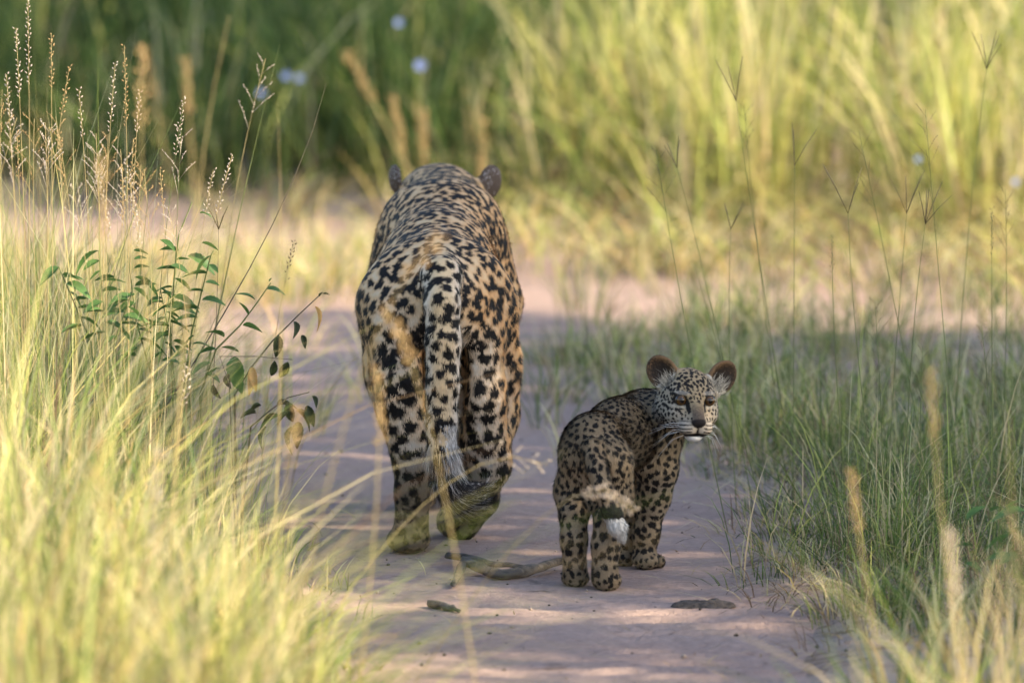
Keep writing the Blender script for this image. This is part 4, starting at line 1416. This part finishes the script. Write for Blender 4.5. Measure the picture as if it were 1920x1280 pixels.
        hm = head > .5
        face = mixc(A(.31, .225, .13), A(.27, .22, .165), sstep(.02, -.03, l[:, 2]))
        face = mixc(face, A(.29, .26, .215), sstep(.02, .045, np.abs(l[:, 0])) * .6)
        c = np.where(hm[:, None], face, c)
        edge = sstep(.9, 1.1, v + rng.normal(0, .08, n))
        out = mixc(black, c, edge * .97 + .0)
        front = l[:, 1] > .012
        # pale patches over and under the eyes
        for s in (-1, 1):
            ex_, ez = l[:, 0] - s * .0272, l[:, 2] - .0142
            e1 = sstep(1.15, .8, np.hypot((ex_ + s * .002) / .013, (ez - .0130) / .0036)) * front * hm
            out = mixc(out, A(.38, .34, .29), e1 * .4)
            e2 = sstep(1.1, .8, np.hypot(ex_ / .0145, (ez + .0112) / .0036)) * front * hm
            out = mixc(out, A(.44, .38, .30), e2 * .55)
            # dark lid rim
            ez2 = ez - s * ex_ * .16
            rim = np.hypot(ex_ / .0132, (ez2 + .0003) / .0094)
            out = mixc(out, black, sstep(1.08, .92, rim) * front * hm)
            # tear mark from the inner corner
            q0 = np.stack([l[:, 0] - s * .0162, l[:, 2] - .0075], -1); dirv = np.array([-s * .10, -1.0]); dirv /= np.linalg.norm(dirv)
            tt = np.clip(q0 @ dirv, 0, .011); dd = np.linalg.norm(q0 - tt[:, None] * dirv, axis=1)
            out = mixc(out, black, sstep(.0040, .0022, dd) * front * hm)
        # bridge of the nose
        br = (sstep(.0135, .0095, np.abs(l[:, 0]) + .12 * np.maximum(l[:, 2], 0)) * sstep(.016, .004, l[:, 2]) * sstep(-.030, -.022, l[:, 2]) * (l[:, 1] > .03)) * hm
        out = mixc(out, mixc(A(.18, .128, .076), A(.088, .065, .048), sstep(.008, -.010, l[:, 2])) * rng.uniform(.75, 1.25, (n, 1)), br)
        # muzzle pads with whisker rows
        mz = sstep(.3, .6, Wt[:, 9]) * (np.abs(l[:, 0]) > .004) * (l[:, 2] < -.02)
        out = mixc(out, A(.36, .30, .235), mz * .95)
        ln = np.sin((l[:, 2] + .12 * np.abs(l[:, 0])) * 2 * np.pi / .0066)
        out = mixc(out, black, mz * sstep(.0, .45, ln) * (np.abs(l[:, 0]) > .0105) * .95)
        # lips, chin, nose leather
        lip = sstep(.0050, .0022, np.abs(l[:, 2] + .0455 + .10 * np.maximum(0, np.abs(l[:, 0]) - .004))) * (l[:, 1] > .035) * (np.abs(l[:, 0]) < .027) * hm
        ch = (l[:, 2] < -.0485) * (l[:, 1] > .02) * hm
        out = mixc(out, A(.66, .63, .60), ch * (np.abs(l[:, 0]) < .024))
        out = mixc(out, black, lip)
        ns = sstep(1.12, .92, np.hypot(l[:, 0] / (.0140 + .45 * (l[:, 2] + .022)), (l[:, 2] + .0235) / .0088)) * (l[:, 1] > .05)
        out = mixc(out, A(.014, .011, .011), ns)
        ph = sstep(.0022, .0012, np.abs(l[:, 0])) * (l[:, 2] < -.026) * (l[:, 2] > -.047) * (l[:, 1] > .05)
        out = mixc(out, black, ph)
        # ears: dark hollow, rusty rim, black back
        er = Wt[:, 13] > .55
        for s, (c0, m) in zip((-1, 1), ears):
            le = (l - c0) @ m
            me_ = er & (np.sign(l[:, 0]) == s)
            fr = (Nn @ R)[:, 1] > -.15
            rr_ = np.hypot(le[:, 0] / .0275, (le[:, 2] - .017) / .0345)
            inn = mixc(A(.022, .015, .011), A(.13, .076, .038), sstep(.68, 1.08, rr_ + rng.normal(0, .14, n)))
            inn = mixc(inn, A(.20, .115, .055), sstep(.002, -.018, le[:, 0] * s) * sstep(.5, .95, rr_ + rng.normal(0, .12, n)) * .7)
            col_ = np.where(fr[:, None], inn, A(.03, .024, .02))
            out = np.where(me_[:, None], col_, out)
            base_ = me_ & (le[:, 2] < .004) & fr
            out[base_] = np.array([.55, .50, .42]) * rng.uniform(.5, 1.1, (base_.sum(), 1))
        # tail: banded, white end
        tl_ = Wt[:, 7] > .5
        zt = tl_ & (P[:, 2] < float(W(1150, 972, 15.45).z))
        out[zt] = np.array([.66, .62, .57]) * rng.uniform(.6, 1.1, (zt.sum(), 1))
        bd = tl_ & (P[:, 2] >= float(W(1150, 972, 15.45).z)) & (P[:, 2] < float(W(1150, 950, 15.45).z))
        out[bd] = np.array([.014, .012, .011])
        return out, v

    colV, _ = coat(V, N, Wv)
    org = np.array([.19, 15.66, 0.0])
    o = mesh_uniform('leopard_cub', V - org, F, mat=M_COAT, col=colV)
    o.location = org
    tag(o, 'small spotted leopard cub on the sand looking back over its shoulder', 'leopard cub')
    n = 210000
    # more strands on the head, which is small and in focus
    P, Nn = scatter(V, F, N, n, rng)
    Wt, Fl = B.regions(P, names)
    ln = np.array([.0115, .0115, .0095, .0068, .005, .0095, .0075, .0095, .0046, .0026, .0022, .0004, .005, .004])
    L = Wt @ ln * rng.uniform(.55, 1.3, n)
    l = local(P)
    side = (Wt[:, 8] > .5) & (np.abs(l[:, 0]) > .036)
    L = np.where(side, L * 1.1, L)
    face = (Wt[:, 8:13].sum(1) > .5) & (l[:, 1] > .02)
    L = np.where(face, np.minimum(L, .0042), L)
    white = (Wt[:, 7] > .5) & (P[:, 2] < float(W(1150, 972, 15.45).z))
    L = np.where(white, L * 1.5, L)
    L = L * (1 - .45 * sstep(.35, .8, Nn[:, 2]) * (Wt[:, :3].sum(1) > .5))
    fl = Fl - (Fl * Nn).sum(1)[:, None] * Nn
    fl /= np.linalg.norm(fl, axis=1)[:, None] + 1e-9
    col, v = coat(P + fl * (L * .6)[:, None], Nn, Wt)
    col *= rng.uniform(.76, 1.24, (n, 1))
    # keep hair out of the eyes and off the nose leather
    keep = np.ones(n, bool)
    for s in (-1, 1):
        keep &= ~((np.hypot((l[:, 0] - s * .0272) / .0108, (l[:, 2] - .0142) / .0080) < 1) & (l[:, 1] > .015))
    keep &= ~((Wt[:, 11] > .4))
    wd = np.where(Wt[:, 8:].sum(1) > .5, rng.uniform(.0006, .0011, n), rng.uniform(.0009, .0016, n))
    lift = np.where(Wt[:, :3].sum(1) > .5, .45, .34)[:, None]
    fur(o, P[keep], Nn[keep], Fl[keep], L[keep], wd[keep], col[keep], rng, lift=lift[keep], mess=.2, off=org)
    # white tufts in front of the ears
    tP, tN, tD = [], [], []
    for s, (c0, m) in zip((-1, 1), ears):
        for k in range(520):
            a = c0 + np.array([rng.normal(-s * .006, .010), rng.uniform(.000, .014), rng.normal(-.006, .008)])
            tP.append(hp(*a)); tN.append(R @ np.array([0, 1, .1])); tD.append(R @ np.array([s * rng.uniform(.0, 1.0), .3, rng.uniform(.2, 1)]))
    tP, tN, tD = np.array(tP), np.array(tN), np.array(tD)
    m_ = len(tP)
    fur(o, tP, tN, tD, rng.uniform(.009, .020, m_), rng.uniform(.0005, .0009, m_), np.array([[.46, .41, .33]]) * rng.uniform(.12, 1.15, (m_, 1)), rng, lift=.2, mess=.15, name='ear_tuft', off=org)
    # eyes
    m, nn, ll, p, out = new_mat('cub_eye')
    at = nn.new('ShaderNodeAttribute'); at.attribute_name = 'Col'
    ll.new(at.outputs['Color'], p.inputs['Base Color'])
    p.inputs['Roughness'].default_value = .08; p.inputs['Specular IOR Level'].default_value = .45
    p.inputs['Coat Weight'].default_value = .0
    for s in (-1, 1):
        ec = hp(s * .0270, .0382, .0136)
        nu, nv = 40, 28
        Vv, Cc, Ff = [], [], []
        ax = Vector((0, 1, .02)).normalized()
        for i in range(nv + 1):
            th = math.pi * i / nv
            for j in range(nu):
                a = 2 * math.pi * j / nu
                q_ = np.array([math.sin(th) * math.cos(a), math.cos(th), math.sin(th) * math.sin(a)])
                Vv.append(R @ (q_ * .0112))
                dg = math.degrees(th)
                if dg < 20: cc_ = (.004, .003, .003)
                elif dg < 56: cc_ = (.035 + .035 * (dg - 17) / 27, .017 + .017 * (dg - 17) / 27, .008)
                elif dg < 62: cc_ = (.010, .007, .006)
                else: cc_ = (.03, .024, .02)
                Cc.append(cc_)
        for i in range(nv):
            for j in range(nu):
                Ff.append((i * nu + j, i * nu + (j + 1) % nu, (i + 1) * nu + (j + 1) % nu, (i + 1) * nu + j))
        e = mesh_uniform('eye', np.array(Vv), np.array(Ff), mat=m, parent=o, col=np.array(Cc))
        e.location = ec - org
    # whiskers
    mw = mat_plain('whisker_white', (.70, .68, .66), (.85, .84, .82), .4, 0)
    for s in (-1, 1):
        for k in range(8):
            a = hp(s * (.017 + .004 * (k % 3)), .058 - .004 * (k % 3), -.028 - .0028 * k)
            ln_ = (.050 + .012 * rng.random()) * (1 if s < 0 else .62)
            d = np.array([s * 1.0, -.15 + rng.normal(0, .1), .10 - .09 * k + rng.normal(0, .05)]); d /= np.linalg.norm(d)
            b_ = a + R @ (d * ln_ * .5); c_ = a + R @ (d * ln_ + np.array([0, -.004, -.010 - .002 * k]))
            mesh_pieces('whisker', [tube_pts([Vector(a - org), Vector(b_ - org), Vector(c_ - org)], [.00028, .00022, .00012], 4)], mat=mw, parent=o)
    return o


build_leopard()
build_cub()
